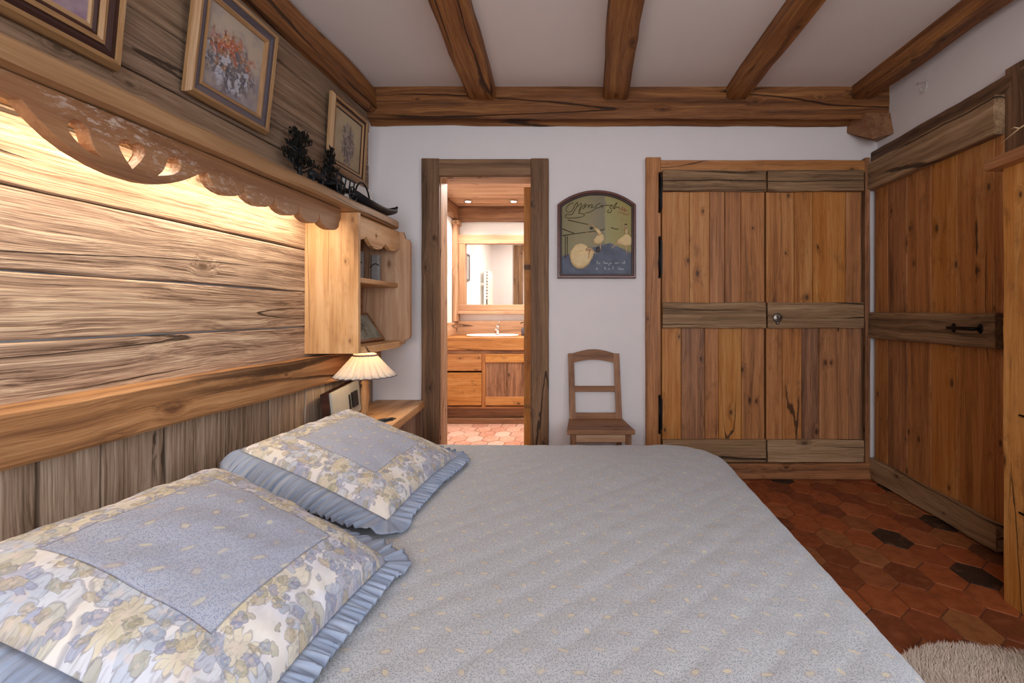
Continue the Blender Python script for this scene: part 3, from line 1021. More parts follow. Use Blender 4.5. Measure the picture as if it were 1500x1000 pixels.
# vanity
vn = thing('vanity_cabinet', (-1.0, 5.36, 0), 'honey wood vanity cabinet with two drawers and a door under the washbasin', 'cabinet')
mb = MB()
mb.bar(-1.615, -1.59, 5.33, 5.89, .05, .785, 'z')
mb.bar(-1.18, -1.138, 5.33, 5.40, .17, .76, 'z', tone=.5)
mb.bar(-.40, -.36, 5.33, 5.89, .05, .785, 'z')
mb.bar(-1.6, -.38, 5.335, 5.40, .752, .793, 'x', tone=.1)
mb.bar(-1.6, -.38, 5.335, 5.42, .160, .185, 'x', tone=.3)
mb.bar(-1.6, -.38, 5.86, 5.89, .05, .785, 'x')
mb.build('body', M['door'], vn)
mb = MB()
mb.bar(-1.6, -.38, 5.38, 5.44, .055, .165, 'x', n=12, rough=.003, seed=4, tone=.2)
mb.bar(-1.6, -.38, 5.31, 5.40, 0, .055, 'x', n=12, rough=.003, seed=5, tone=.4)
mb.build('plinth', M['chair'], vn)
for (z0, z1, tn) in ((.571, .752, .5), (.197, .552, .65)):
    mb = MB()
    mb.bar(-1.588, -1.18, 5.315, 5.36, z0, z1, 'x', ch=.005, tone=tn)
    mb.build('drawer', M['door'], vn)
mb = MB()
mb.bar(-1.136, -.42, 5.315, 5.35, .662, .752, 'x', tone=.7)
mb.bar(-1.136, -.42, 5.315, 5.35, .197, .292, 'x', tone=.6)
xx = -1.136
for w_ in (.23, .25, .236):
    mb.bar(xx, xx + w_ - .002, 5.325, 5.36, .292, .662, 'z', tone=R.uniform(.1, .4))
    xx += w_
mb.build('door', M['door'], vn)
mb = MB()
mb.bar(-1.618, -.34, 5.31, 5.895, .795, .935, 'x', n=10, ch=.006, tone=.55)
mb.build('countertop', M['door'], label='thick honey wood countertop on the bathroom vanity', cat='countertop')
mb = MB()
mb.bar(-1.6, -.34, 5.86, 5.898, .936, 1.105, 'x', n=10, ch=.004, tone=.3)
mb.bar(-1.619, -1.59, 5.33, 5.86, .936, 1.09, 'y', n=10, ch=.004, tone=.8)
mb.build('backsplash', M['bath'], label='brown wood upstand behind the white washbasin', cat='backsplash')
mb = MB()
mb.lathe([(.26, .0), (.315, .0), (.325, .008), (.318, .018), (.295, .018), (.27, .006), (.22, -.05), (.1, -.09), (.002, -.095)], (-1.115, 5.59, .937), n=36, sx=.92, sy=.64, close=False)
mb.build('washbasin', M['ceramic'], label='white oval washbasin set in the wooden countertop', cat='washbasin')
fc = thing('basin_faucet', (-1.09, 5.78, .937), 'small chrome mixer tap on the washbasin', 'faucet')
mb = MB()
mb.lathe([(.03, 0), (.03, .008), (.02, .016), (.02, .075), (.024, .08), (.024, .10), (.001, .105)], (-1.09, 5.78, .950), n=16)
mb.tube([(-1.09, 5.78, 1.0), (-1.09, 5.72, 1.02), (-1.09, 5.66, 1.012), (-1.09, 5.65, .995)], [.014, .013, .011, .011], 10)
mb.build('body', M['chrome'], fc)
mb = MB()
mb.tube([(-1.09, 5.79, 1.055), (-1.075, 5.76, 1.075), (-1.06, 5.70, 1.10)], [.012, .011, .008], 8)
mb.build('lever', M['chrome'], fc)
sb = thing('soap_bottle', (-.755, 5.7, .937), 'dark soap dispenser bottle right of the tap', 'bottle')
mb = MB()
mb.lathe([(.001, 0), (.046, 0), (.05, .01), (.05, .07), (.04, .09), (.018, .10), (.018, .112), (.001, .112)], (-.755, 5.7, .937), n=18)
mb.build('body', M['bottle'], sb)
mb = MB()
mb.lathe([(.02, .112), (.02, .13), (.008, .135), (.008, .155), (.001, .156)], (-.755, 5.7, .937), n=12)
mb.tube([(-.755, 5.7, 1.088), (-.795, 5.69, 1.088), (-.81, 5.69, 1.078)], .006, 8)
mb.build('pump', M['black'], sb)

# mirror with wooden frame, white ledge below
mr = thing('wall_mirror', (-1.05, 5.89, 1.22), 'large mirror in a wide pink-brown wooden frame over the washbasin', 'mirror')
mb = MB()
mb.bar(-1.565, -1.487, 5.835, 5.895, 1.224, 2.02, 'z', tone=.6)
mb.bar(-.62, -.54, 5.835, 5.895, 1.224, 2.02, 'z', tone=.6)
mb.bar(-1.6, -.54, 5.83, 5.895, 2.02, 2.126, 'x', tone=.7)
mb.bar(-1.6, -.54, 5.83, 5.895, 1.224, 1.297, 'x', tone=.5)
mb.build('frame', M['bath'], mr)
mb = MB()
mb.box(-1.49, -.615, 5.875, 5.89, 1.29, 2.03)
mb.build('glass', M['mirror'], mr)
mb = MB()
mb.bar(-1.565, -.5, 5.79, 5.898, 1.185, 1.222, 'x', tone=.95)
mb.build('mirror_shelf', M['bath'], label='narrow pale wooden ledge under the bathroom mirror', cat='shelf')

# picture on the bathroom wall
mb = MB()
bp = thing('bathroom_picture', (-1.615, 5.36, 1.62), 'narrow dark framed picture on the white bathroom wall', 'picture')
for (a, b, c, d) in ((5.22, 5.24, 1.62, 1.97), (5.48, 5.50, 1.62, 1.97), (5.24, 5.48, 1.62, 1.64), (5.24, 5.48, 1.95, 1.97)):
    mb.box(-1.619, -1.60, a, b, c, d)
mb.build('frame', M['bluebrown'], bp)
mb = MB()
mb.box(-1.619, -1.608, 5.235, 5.485, 1.635, 1.955)
mb.build('print', M['art_e'], bp)

# towel radiator seen in the mirror
rd = thing('towel_radiator', (-1.58, 4.3, .5), 'white ladder towel radiator reflected in the bathroom mirror', 'radiator')
mb = MB()
for yv in (4.05, 4.5):
    mb.tube([(-1.56, yv, .5), (-1.56, yv, 1.85)], .018, 10)
mb.build('upright', M['white'], rd)
mb = MB()
z = .56
while z < 1.83:
    if not (.86 < z < .95 or 1.3 < z < 1.38):
        mb.tube([(-1.545, 4.05, z), (-1.545, 4.5, z)], .012, 8)
    z += .045
mb.build('rung', M['white'], rd)
mb = MB()
for (yv, zv) in ((4.05, .72), (4.5, .72), (4.05, 1.62), (4.5, 1.62)):
    mb = MB()
    mb.box(-1.6195, -1.575, yv - .01, yv + .01, zv - .02, zv + .02)
    mb.build('bracket', M['white'], rd)


def twl(u, v):
    t = (v - .5) * 2
    d = .018 + .006 * nz(u * 9, v * 4)
    x = -1.545 + (d if t > 0 else -d * .6)
    z = 1.85 - abs(t) * (.62 if t > 0 else .3) + .018 * (1 - abs(t)) - .01
    return (x + .01 * math.sin(u * 11), 4.10 + .28 * u, z), (u, v, 0)


mb = MB()
mb.grid(14, 20, twl)
tw = mb.build('bath_towel', M['towel'], label='cream towel hanging over the white towel radiator', cat='towel')
md = tw.modifiers.new('thick', 'SOLIDIFY')
md.thickness = .008
# ------------------------------------------------------------------ long shelf with the carved valance
sf = thing('wall_shelf', (-1.45, 1.75, 1.58), 'long shelf with a carved scalloped valance along the plank wall', 'shelf')
mb = MB()
mb.bar(-1.572, -1.275, -.2, 3.27, 1.7555, 1.812, 'y', n=34, ch=.012, rough=.003, sub=3, seed=5, tone=.55)
mb.build('shelf_board', M['shelf'], sf)
main = [(.15, 1.752), (.15, 1.66), (.30, 1.60), (.52, 1.584), (.75, 1.60), (.9, 1.63), (.96, 1.66), (1.0, 1.70),
        (1.107, 1.700), (1.147, 1.698), (1.165, 1.680), (1.186, 1.662), (1.222, 1.637), (1.265, 1.616), (1.328, 1.597), (1.383, 1.588), (1.459, 1.587), (1.51, 1.594), (1.557, 1.610), (1.60, 1.629), (1.634, 1.648), (1.682, 1.678), (1.706, 1.690)]


def arc(y0, y1, zc, zb, n=8):
    out = []
    for i in range(1, n + 1):
        t = i / n
        a = PI * t
        out.append((y0 + (y1 - y0) * (.5 - .5 * math.cos(a)) ** 1.0, zc - (zc - zb) * math.sin(a) ** .75))
    return out


main += arc(1.712, 1.885, 1.690, 1.631) + arc(1.889, 2.066, 1.690, 1.630) + arc(2.070, 2.240, 1.688, 1.629) + arc(2.244, 2.408, 1.684, 1.626) + arc(2.412, 2.60, 1.678, 1.625)
main += [(2.615, 1.70), (2.617, 1.752)]
tear1 = [(1.249, 1.674), (1.253, 1.687), (1.262, 1.696), (1.275, 1.699), (1.288, 1.696), (1.299, 1.686), (1.305, 1.668), (1.311, 1.65), (1.320, 1.636), (1.336, 1.623), (1.311, 1.624), (1.285, 1.634), (1.264, 1.650), (1.252, 1.663)]
heart = [(1.424, 1.690), (1.418, 1.697), (1.408, 1.699), (1.396, 1.696), (1.387, 1.688), (1.382, 1.676), (1.384, 1.665), (1.395, 1.646), (1.411, 1.628), (1.425, 1.613), (1.440, 1.630), (1.455, 1.649), (1.466, 1.668), (1.468, 1.680), (1.463, 1.691), (1.454, 1.698), (1.443, 1.699), (1.432, 1.696)]
tear3 = [(1.510, 1.621), (1.526, 1.637), (1.536, 1.655), (1.542, 1.674), (1.550, 1.688), (1.562, 1.696), (1.576, 1.699), (1.588, 1.695), (1.595, 1.684), (1.595, 1.670), (1.585, 1.654), (1.565, 1.640), (1.540, 1.630)]


def smooth_loop(p, closed=True):
    return p


sheet('valance', [main, tear1, heart, tear3], .034, lambda p: (-1.364 + p.z, p.x, p.y), M['valance'], sf, label='carved board with heart and teardrop cut-outs', bevel=.002)

# ------------------------------------------------------------------ little open wall cabinet under the end of the shelf
cb = thing('wall_cabinet', (-1.42, 3.05, .97), 'open pale pine wall cabinet under the end of the long shelf', 'cabinet')


def side(y, lab):
    pr = [(-1.570, 1.752), (-1.570, .975), (-1.275, .975), (-1.275, 1.752)]
    return sheet('side_panel', [pr], .024, lambda p: (p.x, y + p.z, p.y), M['pine'], cb, grain=lambda p: (p.y, p.x, p.z), label=lab, bevel=.002)


side(2.70, None)
far = [(-1.570, 1.752), (-1.570, .985), (-1.285, .985), (-1.275, .992), (-1.272, 1.01), (-1.262, 1.02), (-1.245, 1.022), (-1.236, 1.03), (-1.232, 1.05), (-1.232, 1.67), (-1.236, 1.69), (-1.245, 1.70), (-1.262, 1.702), (-1.270, 1.712), (-1.272, 1.725), (-1.28, 1.752)]
sheet('side_panel', [far], .024, lambda p: (p.x, 3.36 + p.z, p.y), M['bath'], cb, grain=lambda p: (p.y, p.x, p.z), bevel=.002, label='far side panel with stepped front corners')
mb = MB()
mb.bar(-1.568, -1.315, 2.726, 3.358, 1.372, 1.402, 'y', ch=.004, tone=.7)
mb.build('middle_shelf', M['pine'], cb)
bt = [(-1.566, 2.726), (-1.566, 3.358), (-1.30, 3.358), (-1.27, 3.30)] + [(-1.25 + .012 * math.sin(k * .5), 3.2 - k * .06) for k in range(7)] + [(-1.245, 2.79), (-1.255, 2.75), (-1.275, 2.728)]
sheet('bottom_board', [bt], .03, lambda p: (p.x, p.y, .978 + p.z), M['pine'], cb, grain=lambda p: (p.y, p.x, p.z), bevel=.004)
ap = [(2.728, 1.751), (2.728, 1.64), (2.76, 1.622), (2.80, 1.616), (2.84, 1.63), (2.86, 1.645), (2.88, 1.625), (2.92, 1.60), (2.97, 1.588), (3.02, 1.588), (3.07, 1.60), (3.11, 1.625), (3.13, 1.645), (3.16, 1.62), (3.21, 1.606), (3.27, 1.61), (3.31, 1.625), (3.356, 1.64), (3.356, 1.751)]
star = []
for k in range(10):
    a = PI / 2 + k * PI / 5
    rr = .026 if k % 2 == 0 else .011
    star.append((2.995 + rr * math.cos(a), 1.665 + rr * math.sin(a)))
sheet('apron', [ap, star], .02, lambda p: (-1.325 + p.z, p.x, p.y), M['pine'], cb, bevel=.0015, label='scalloped apron with a star cut-out')
mb = MB()
mb.bar(-1.569, -1.556, 2.726, 3.358, 1.008, 1.752, 'y', ch=.001, tone=.1)
mb.build('back_panel', M['bath'], cb)

# leaning framed prints in the cabinet


def leaning(name, y0, y1, z0, h, xb, xt, fmat, amat, label, w=.016):
    root = thing(name, ((xb + xt) / 2, (y0 + y1) / 2, z0), label, 'picture')
    d = Vector((xt - xb, 0, math.sqrt(h * h - (xt - xb) ** 2))).normalized()
    nrm = Vector((d.z, 0, -d.x))

    def P(u, v, t):
        q = Vector((xb, y0, z0 + .002)) + Vector((0, 1, 0)) * u + d * v + nrm * t
        return tuple(q)
    W = y1 - y0

    def slab(mb, u0, u1, v0, v1, t0, t1):
        vs = [P(u, v, t) for t in (t0, t1) for v in (v0, v1) for u in (u0, u1)]
        mb.add(vs, [(0, 2, 3, 1), (4, 5, 7, 6), (0, 1, 5, 4), (2, 6, 7, 3), (0, 4, 6, 2), (1, 3, 7, 5)], wc=[(u - W / 2, v - h / 2, 0) for t in (t0, t1) for v in (v0, v1) for u in (u0, u1)])
    mb = MB()
    for (a, b, c, e_) in ((0, w, 0, h), (W - w, W, 0, h), (w, W - w, 0, w), (w, W - w, h - w, h)):
        slab(mb, a, b, c, e_, 0, .016)
    mb.build('frame', fmat, root)
    mb = MB()
    slab(mb, w * .8, W - w * .8, w * .8, h - w * .8, .003, .009)
    mb.build('print', amat, root)
    return root


leaning('leaning_picture', 2.86, 3.32, 1.012, .215, -1.40, -1.52, M['chair'], M['art_d'], 'greenish print in a thin frame leaning in the lower half of the wall cabinet')
leaning('leaning_picture', 2.78, 3.02, 1.405, .19, -1.43, -1.53, M['darkframe'], M['art_e'], 'dark framed picture leaning at the near end of the wall cabinet middle shelf')
for (y, xx, lab, hh) in ((3.12, -1.47, 'slim grey stone ornament on the middle shelf, nearer the plank wall', .185), (3.24, -1.415, 'slim grey stone ornament on the middle shelf, nearer the open front', .175)):
    og = thing('stone_ornament', (xx, y, 1.403), lab, 'ornament')
    mb = MB()
    mb.board((xx - .03, y - .018, 1.4035), (0, 0, 1), (1, 0, 0), (0, 1, 0), hh, .06, .036, n=6, ch=.012, rough=.003, sub=2, seed=y)
    mb.build('slab', M['stone'], og)
    mb = MB()
    mb.tube([(xx - .029 + .058 * t, y - .0205, 1.405 + hh * .52 + .025 * math.sin(t * 2.6)) for t in [i / 8 for i in range(9)]], .003, 6)
    mb.build('band', M['iron'], og, label='dark curved band')

# ------------------------------------------------------------------ framed paintings hung above the shelf


def painting(y0, y1, z0, z1, xb, xt, layers, amat, label, name='framed_painting'):
    """layers: list of (inset start, inset end, height, material) profile steps of the moulding"""
    root = thing(name, ((xb + xt) / 2, (y0 + y1) / 2, z0), label, 'painting', 'framed paintings above the long shelf')
    d = Vector((xt - xb, 0, z1 - z0))
    H = d.length
    d.normalize()
    nrm = Vector((d.z, 0, -d.x))
    W = y1 - y0

    def P(u, v, t):
        return Vector((xb, y0, z0)) + Vector((0, 1, 0)) * u + d * v + nrm * t
    for (a, b, ta, tb_, mat, nm, lab) in layers:
        mb = MB()
        for sd in range(4):
            # mitred strip on each side with sloped face
            def q(ins, t, end):
                if sd == 0:
                    return (ins if end == 0 else W - ins, ins, t)
                if sd == 1:
                    return (W - ins, ins if end == 0 else H - ins, t)
                if sd == 2:
                    return (W - ins if end == 0 else ins, H - ins, t)
                return (ins, H - ins if end == 0 else ins, t)
            pr = [(a, -.004), (a, ta), ((a + b) / 2, max(ta, tb_) + .002), (b, tb_), (b, -.004)]
            vs, wc = [], []
            for end in (0, 1):
                for (i_, t_) in pr:
                    u, v, t = q(i_, t_, end)
                    vs.append(P(u, v, t))
                    wc.append(((u if sd % 2 == 0 else v) + sd * 3, i_, t_))
            n = len(pr)
            fs = [(k, (k + 1) % n, n + (k + 1) % n, n + k) for k in range(n)] + [tuple(range(n)), tuple(range(n, 2 * n))]
            mb.add(vs, fs, wc, R.random())
        mb.build(nm, mat, root, label=lab)
    ins = layers[-1][1] - .004
    mb = MB()
    us, vs_ = (ins, W - ins), (ins, H - ins)
    vv = [P(u, v, t) for t in (-.003, .004) for v in vs_ for u in us]
    mb.add(vv, [(0, 2, 3, 1), (4, 5, 7, 6), (0, 1, 5, 4), (2, 6, 7, 3), (0, 4, 6, 2), (1, 3, 7, 5)], wc=[(-(u - W / 2), v - H / 2, 0) for t in (0, 1) for v in vs_ for u in us])
    mb.build('canvas', amat, root)
    return root


def lay(gold, band, s=1.0, inner=True):
    out = [(0, .026 * s, .010, .026, M[gold], 'moulding', 'gilt outer moulding'), (.026 * s, .058 * s, .020, .014, M[band], 'frieze', 'dark flat band of the frame'),
           (.058 * s, .076 * s, .018, .012, M[gold], 'slip', 'gilt inner slip')]
    if inner:
        out.append((.076 * s, .09 * s, .009, .006, M[band], 'liner', None))
    return out


painting(.98, 1.602, 1.985, 2.52, -1.548, -1.50, lay('gold', 'darkframe', 1.0) + [(.09, .105, .006, .004, M['gold'], 'bead', None)], M['art_a'], 'framed painting cut off by the picture edge, mauve canvas in a dark and gilt frame')
painting(1.863, 2.332, 2.042, 2.515, -1.548, -1.497, lay('gold', 'bluebrown', .95, False), M['art_b'], 'framed painting with a crowd of orange and grey figures in a grey and gilt frame')
painting(2.874, 3.33, 2.06, 2.50, -1.548, -1.522, [(0, .028, .012, .024, M['gold'], 'moulding', 'gilt outer moulding'), (.028, .042, .016, .012, M['darkframe'], 'frieze', 'dark flat band of the frame'), (.042, .058, .014, .010, M['gold'], 'slip', 'gilt inner slip'), (.058, .066, .007, .005, M['darkframe'], 'liner', None)], M['art_c'], 'framed painting with one loose brown figure in a plain gilt frame, nearest the corner')

# pale board under the last painting
mb = MB()
mb.board((-1.566, 3.10, 1.813), (0, 0, 1), (0, 1, 0), (1, 0, 0), .244, .40, .018, n=6, ch=.003, rough=.003, sub=3, seed=3)
mb.tube([(-1.549, 3.42, 2.03), (-1.540, 3.42, 2.03)], .007, 8)
mb.build('pale_plaque', M['white'], label='pale board leaning on the shelf under the painting nearest the corner', cat='plaque')

# ------------------------------------------------------------------ iron sculptures on the shelf


def iron_tree(y, x, base, h, spread, label, seed, nleaf):
    rr = random.Random(seed)
    root = thing('iron_tree', (x, y, base), label, 'sculpture', 'black iron figures on the long shelf')
    mb = MB()
    mb.board((x - .035, y - .05, base + .001), (0, 1, 0), (1, 0, 0), (0, 0, 1), .10, .07, .012, n=3, ch=.004, rough=.003, seed=seed)
    mb.build('base', M['sooty'], root)
    mb = MB()
    mb.tube([(x, y, base + .01), (x + .004, y - .004, base + h * .25), (x - .003, y + .004, base + h * .5), (x, y, base + h * .9)], [.016, .012, .010, .004], 8)
    tips = []
    for k in range(9):
        z = base + h * (.32 + .6 * k / 9)
        L = spread * (1.0 - .62 * k / 9) * rr.uniform(.75, 1.1)
        for s in (-1, 1):
            e_ = (x + rr.uniform(-.03, .03), y + s * L, z + L * rr.uniform(.2, .7))
            mb.tube([(x, y, z), (x, y + s * L * .5, z + L * .12), e_], [.006, .005, .003], 6)
            tips.append((e_, L))
    mb.build('trunk', M['sooty'], root)
    mb = MB()
    for (e_, L) in tips:
        for j in range(nleaf):
            t = rr.random()
            c = Vector((x + (e_[0] - x) * t, y + (e_[1] - y) * t, base + h * .3 + (e_[2] - base - h * .3) * 1.0 - (1 - t) * L * .3))
            c += Vector((rr.uniform(-.018, .018), rr.uniform(-.012, .012), rr.uniform(-.004, .022)))
            a = rr.uniform(-.7, .7)
            l, w = rr.uniform(.014, .026), rr.uniform(.0035, .006)
            dd = Vector((rr.uniform(-.3, .3), math.sin(a), math.cos(a)))
            sd = Vector((rr.uniform(-.4, .4), math.cos(a), -math.sin(a))) * w
            th = Vector((.003, 0, 0))
            vs = [c - sd * .4, c + sd * .4, c + dd * l * .5 + sd, c + dd * l, c + dd * l * .5 - sd]
            vs = vs + [p + th for p in vs]
            fs = [(0, 1, 2, 3, 4), (5, 6, 7, 8, 9)] + [(k, (k + 1) % 5, (k + 1) % 5 + 5, k + 5) for k in range(5)]
            mb.add(vs, fs)
    mb.build('foliage', M['foliage'], root)


iron_tree(2.50, -1.48, 1.812, .325, .085, 'larger black iron tree on the shelf behind the iron horse', 5, 26)
iron_tree(2.77, -1.47, 1.812, .315, .058, 'smaller black iron tree in front of the painting nearest the corner', 8, 17)
# horse
hr = thing('iron_horse', (-1.36, 2.44, 1.812), 'black iron horse standing in front of the larger iron tree', 'sculpture', 'black iron figures on the long shelf')
mb = MB()
bx, by, bz = -1.36, 2.44, 1.812
mb.tube([(bx, by - .095, bz + .085), (bx, by - .07, bz + .10), (bx, by, bz + .095), (bx, by + .06, bz + .10), (bx, by + .085, bz + .085)], [.012, .030, .030, .032, .015], 10)
mb.tube([(bx, by + .06, bz + .10), (bx, by + .095, bz + .13), (bx, by + .11, bz + .155)], [.024, .018, .015], 8)
mb.tube([(bx, by + .10, bz + .162), (bx, by + .125, bz + .145), (bx, by + .145, bz + .125)], [.014, .013, .008], 8)
for (dy, dx) in ((-.07, .014), (-.065, -.014), (.055, .014), (.065, -.014)):
    mb.tube([(bx + dx, by + dy, bz + .085), (bx + dx, by + dy + .006, bz + .045), (bx + dx, by + dy, bz + .012), (bx + dx, by + dy + .006, bz + .001)], [.015, .008, .007, .009], 7)
mb.tube([(bx, by - .095, bz + .09), (bx, by - .112, bz + .06), (bx, by - .108, bz + .03)], [.008, .007, .003], 6)
mb.tube([(bx + .006, by + .104, bz + .165), (bx + .008, by + .103, bz + .182)], [.005, .001], 5)
mb.tube([(bx - .006, by + .104, bz + .165), (bx - .008, by + .103, bz + .182)], [.005, .001], 5)
hs = .66
mb.v = [(bx + (p[0] - bx) * hs, by + (p[1] - by) * hs, bz + .001 + (p[2] - bz) * hs) for p in mb.v]
mb.build('body', M['sooty'], hr)
# cart / sledge
ct = thing('iron_cart', (-1.36, 2.65, 1.812), 'small black iron cart beside the smaller iron tree', 'sculpture', 'black iron figures on the long shelf')
cx, cy, cz = -1.36, 2.655, 1.812
mb = MB()
mb.board((cx - .035, cy - .10, cz + .055), (0, 1, 0), (1, 0, 0), (0, 0, 1), .20, .07, .012, n=2, ch=.003)
for s in (-1, 1):
    for k in range(5):
        yk = cy - .095 + k * .047
        mb.tube([(cx + s * .032, yk, cz + .06), (cx + s * .04, yk, cz + .115)], .004, 5)
    mb.tube([(cx + s * .04, cy - .105, cz + .115), (cx + s * .04, cy + .105, cz + .115)], .005, 6)
mb.build('body', M['sooty'], ct)
for (dy, s) in ((-.065, -1), (-.065, 1), (.065, -1), (.065, 1)):
    mb = MB()
    wx = cx + s * .045
    mb.tube([(wx, cy + dy + .042 * math.cos(a * PI / 9), cz + .0445 + .038 * math.sin(a * PI / 9)) for a in range(19)], .005, 6)
    for a in range(6):
        mb.tube([(wx, cy + dy, cz + .0445), (wx, cy + dy + .04 * math.cos(a * PI / 3), cz + .0445 + .037 * math.sin(a * PI / 3))], .003, 5)
    mb.tube([(wx - s * .012, cy + dy, cz + .0445), (wx + s * .006, cy + dy, cz + .0445)], .007, 7)
    mb.build('wheel', M['sooty'], ct)
# boat-shaped tray with a hooped handle
tr_ = thing('iron_tray', (-1.33, 3.0, 1.812), 'black boat-shaped iron tray with hooped handle at the shelf end', 'tray', 'black iron figures on the long shelf')


def hull(u, v):
    t = u * 2 - 1
    w = .068 * max(0.02, (1 - abs(t) ** 2.6)) ** .7
    s = (v - .5) * 2
    z = 1.816 + .035 * abs(s) ** 2 + .045 * abs(t) ** 3
    return (-1.335 + w * s + .055 * max(0, t) ** 2, 3.0 + .24 * t, z), (u, v, 0)


mb = MB()
mb.grid(24, 10, hull)
tb = mb.build('bowl', M['sooty'], tr_)
md = tb.modifiers.new('thick', 'SOLIDIFY')
md.thickness = .006
md.offset = 1
mb = MB()
mb.tube([(-1.345, 2.90 - .10 * math.cos(a * PI / 12), 1.835 + .13 * math.sin(a * PI / 12)) for a in range(13)], .005, 7)
mb.build('handle', M['iron'], tr_)
mb = MB()
mb.tube([(-1.29, 3.235, 1.868), (-1.282, 3.25, 1.885), (-1.276, 3.245, 1.897), (-1.276, 3.232, 1.893)], .006, 7)
mb.build('curl', M['iron'], tr_)

# ------------------------------------------------------------------ nightstand, lamp and small things
ns = thing('nightstand', (-1.36, 3.15, 0), 'pine nightstand built into the corner beside the bed', 'nightstand')
tp = [(-1.565, 2.74), (-1.118, 2.74), (-1.205, 3.598), (-1.565, 3.598)]
sheet('table_top', [tp], .042, lambda p: (p.x, p.y, .518 + p.z), M['pine'], ns, grain=lambda p: (p.y, p.x, p.z), bevel=.004)
mb = MB()
for k in range(4):
    y0 = 2.80 + k * .197
    mb.bar(-1.245, -1.215, y0, y0 + .194, .02, .518, 'z', ch=.004)
for k in range(2):
    mb.bar(-1.56 + k * .17, -1.393 + k * .17, 2.775, 2.80, .02, .518, 'z', ch=.004)
mb.build('body', M['board_grey'], ns, label='grey plank body')

LX, LY = -1.305, 2.845
lp = thing('table_lamp', (LX, LY, .56), 'lit bedside lamp with a pleated cream shade on a turned wooden stem', 'lamp')
mb = MB()
mb.lathe([(.001, 0), (.062, 0), (.066, .008), (.062, .02), (.04, .028), (.022, .036), (.018, .05), (.024, .062), (.016, .078), (.020, .11), (.0235, .15), (.021, .19), (.017, .22), (.024, .232), (.017, .244), (.024, .252), (.024, .262), (.012, .27), (.001, .27)], (LX, LY, .5625), n=20)
mb.build('stem', M['pine'], lp)
mb = MB()
mb.lathe([(.001, .268), (.017, .268), (.017, .315), (.001, .315)], (LX, LY, .5625), n=12)
mb.build('socket', M['white'], lp)
mb = MB()
mb.lathe([(.001, .0), (.014, .004), (.026, .03), (.024, .048), (.012, .062), (.001, .066)], (LX, LY, .874), n=12)
mb.build('bulb', M['bulb'], lp)
mb = MB()
prof = [(.060, .402), (.063, .395), (.069, .386), (.085, .366), (.105, .341), (.124, .316), (.142, .293), (.160, .272)]


def pleat(an, r, z):
    w = math.sin(an * 24)
    return 1 + (.07 * min(1, (r - .05) / .1)) * (abs(w) ** .6) * (1 if w > 0 else -1)


mb.lathe(prof, (LX, LY, .5625), n=208, close=False, wob=pleat)
sh = mb.build('lamp_shade', M['shade'], lp)
md = sh.modifiers.new('thick', 'SOLIDIFY')
md.thickness = .0015
mb = MB()
pts = [(LX + .160 * pleat(a * 2 * PI / 208, .160, 0) * math.cos(a * 2 * PI / 208), LY + .160 * pleat(a * 2 * PI / 208, .160, 0) * math.sin(a * 2 * PI / 208), .5625 + .272 - .002) for a in range(209)]
mb.tube(pts, .0028, 5)
mb.tube([(LX + .064 * math.cos(a * PI / 20), LY + .064 * math.sin(a * PI / 20), .5625 + .391) for a in range(41)], .005, 6)
mb.build('trim_braid', M['bluebrown'], sh, label='dark braid round the shade edges')
mb = MB()
for a in range(3):
    an = a * 2 * PI / 3
    mb.tube([(LX, LY, .5625 + .31), (LX + .06 * math.cos(an), LY + .06 * math.sin(an), .5625 + .394)], .002, 5)
mb.build('shade_wire', M['steel'], sh)
mb = MB()
mb.tube([(LX + .06, LY, .566), (-1.22, 2.83, .565), (-1.195, 2.85, .565), (-1.17, 2.90, .565), (-1.17, 2.95, .565), (-1.20, 2.97, .565), (-1.25, 2.93, .565), (LX + .045, LY + .04, .566)], .0045, 7)
mb.tube([(-1.225, 2.84, .572), (-1.175, 2.91, .572)], [.011, .011], 8)
mb.build('cord', M['black'], lp, label='black cord with a switch')

# pale plate-fronted box with dark openings, leaning at the wall
pb = thing('bedside_box', (-1.46, 2.9, .56), 'dark box with a pale grey front leaning on the wall beside the lamp', 'box')


def lean(u, v, t):
    # u along wall, v up, t out
    return (-1.475 - .02 * v / .2 + t, 2.74 + u, .561 + v + .10 * u)


def slab(mb, u0, u1, v0, v1, t0, t1):
    vs = [lean(u, v, t) for t in (t0, t1) for v in (v0, v1) for u in (u0, u1)]
    mb.add(vs, [(0, 2, 3, 1), (4, 5, 7, 6), (0, 1, 5, 4), (2, 6, 7, 3), (0, 4, 6, 2), (1, 3, 7, 5)])


mb = MB()
slab(mb, 0.0, .335, .0, .182, -.015, .03)
mb.build('case', M['darkframe'], pb)
mb = MB()
slab(mb, 0.01, .335, .0, .187, .0305, .042)
mb.build('front_plate', M['greyplate'], pb)
mb = MB()
slab(mb, .225, .29, .045, .135, .0415, .052)
slab(mb, .195, .207, .045, .13, .0415, .048)
mb.build('handset', M['black'], pb, label='small black upright handset')
mb = MB()
mb.board((-1.429, 2.745, .561), (0, 1, 0), (1, 0, 0), (0, 0, 1), .15, .052, .006, n=2, ch=.001)
mb.board((-1.427, 2.748, .567), (0, 1, 0), (1, 0, 0), (0, 0, 1), .145, .048, .012, n=2, ch=.001)
mb.build('paper_booklet', M['paleblue'], label='pale blue booklet in front of the dark bedside box', cat='booklet')
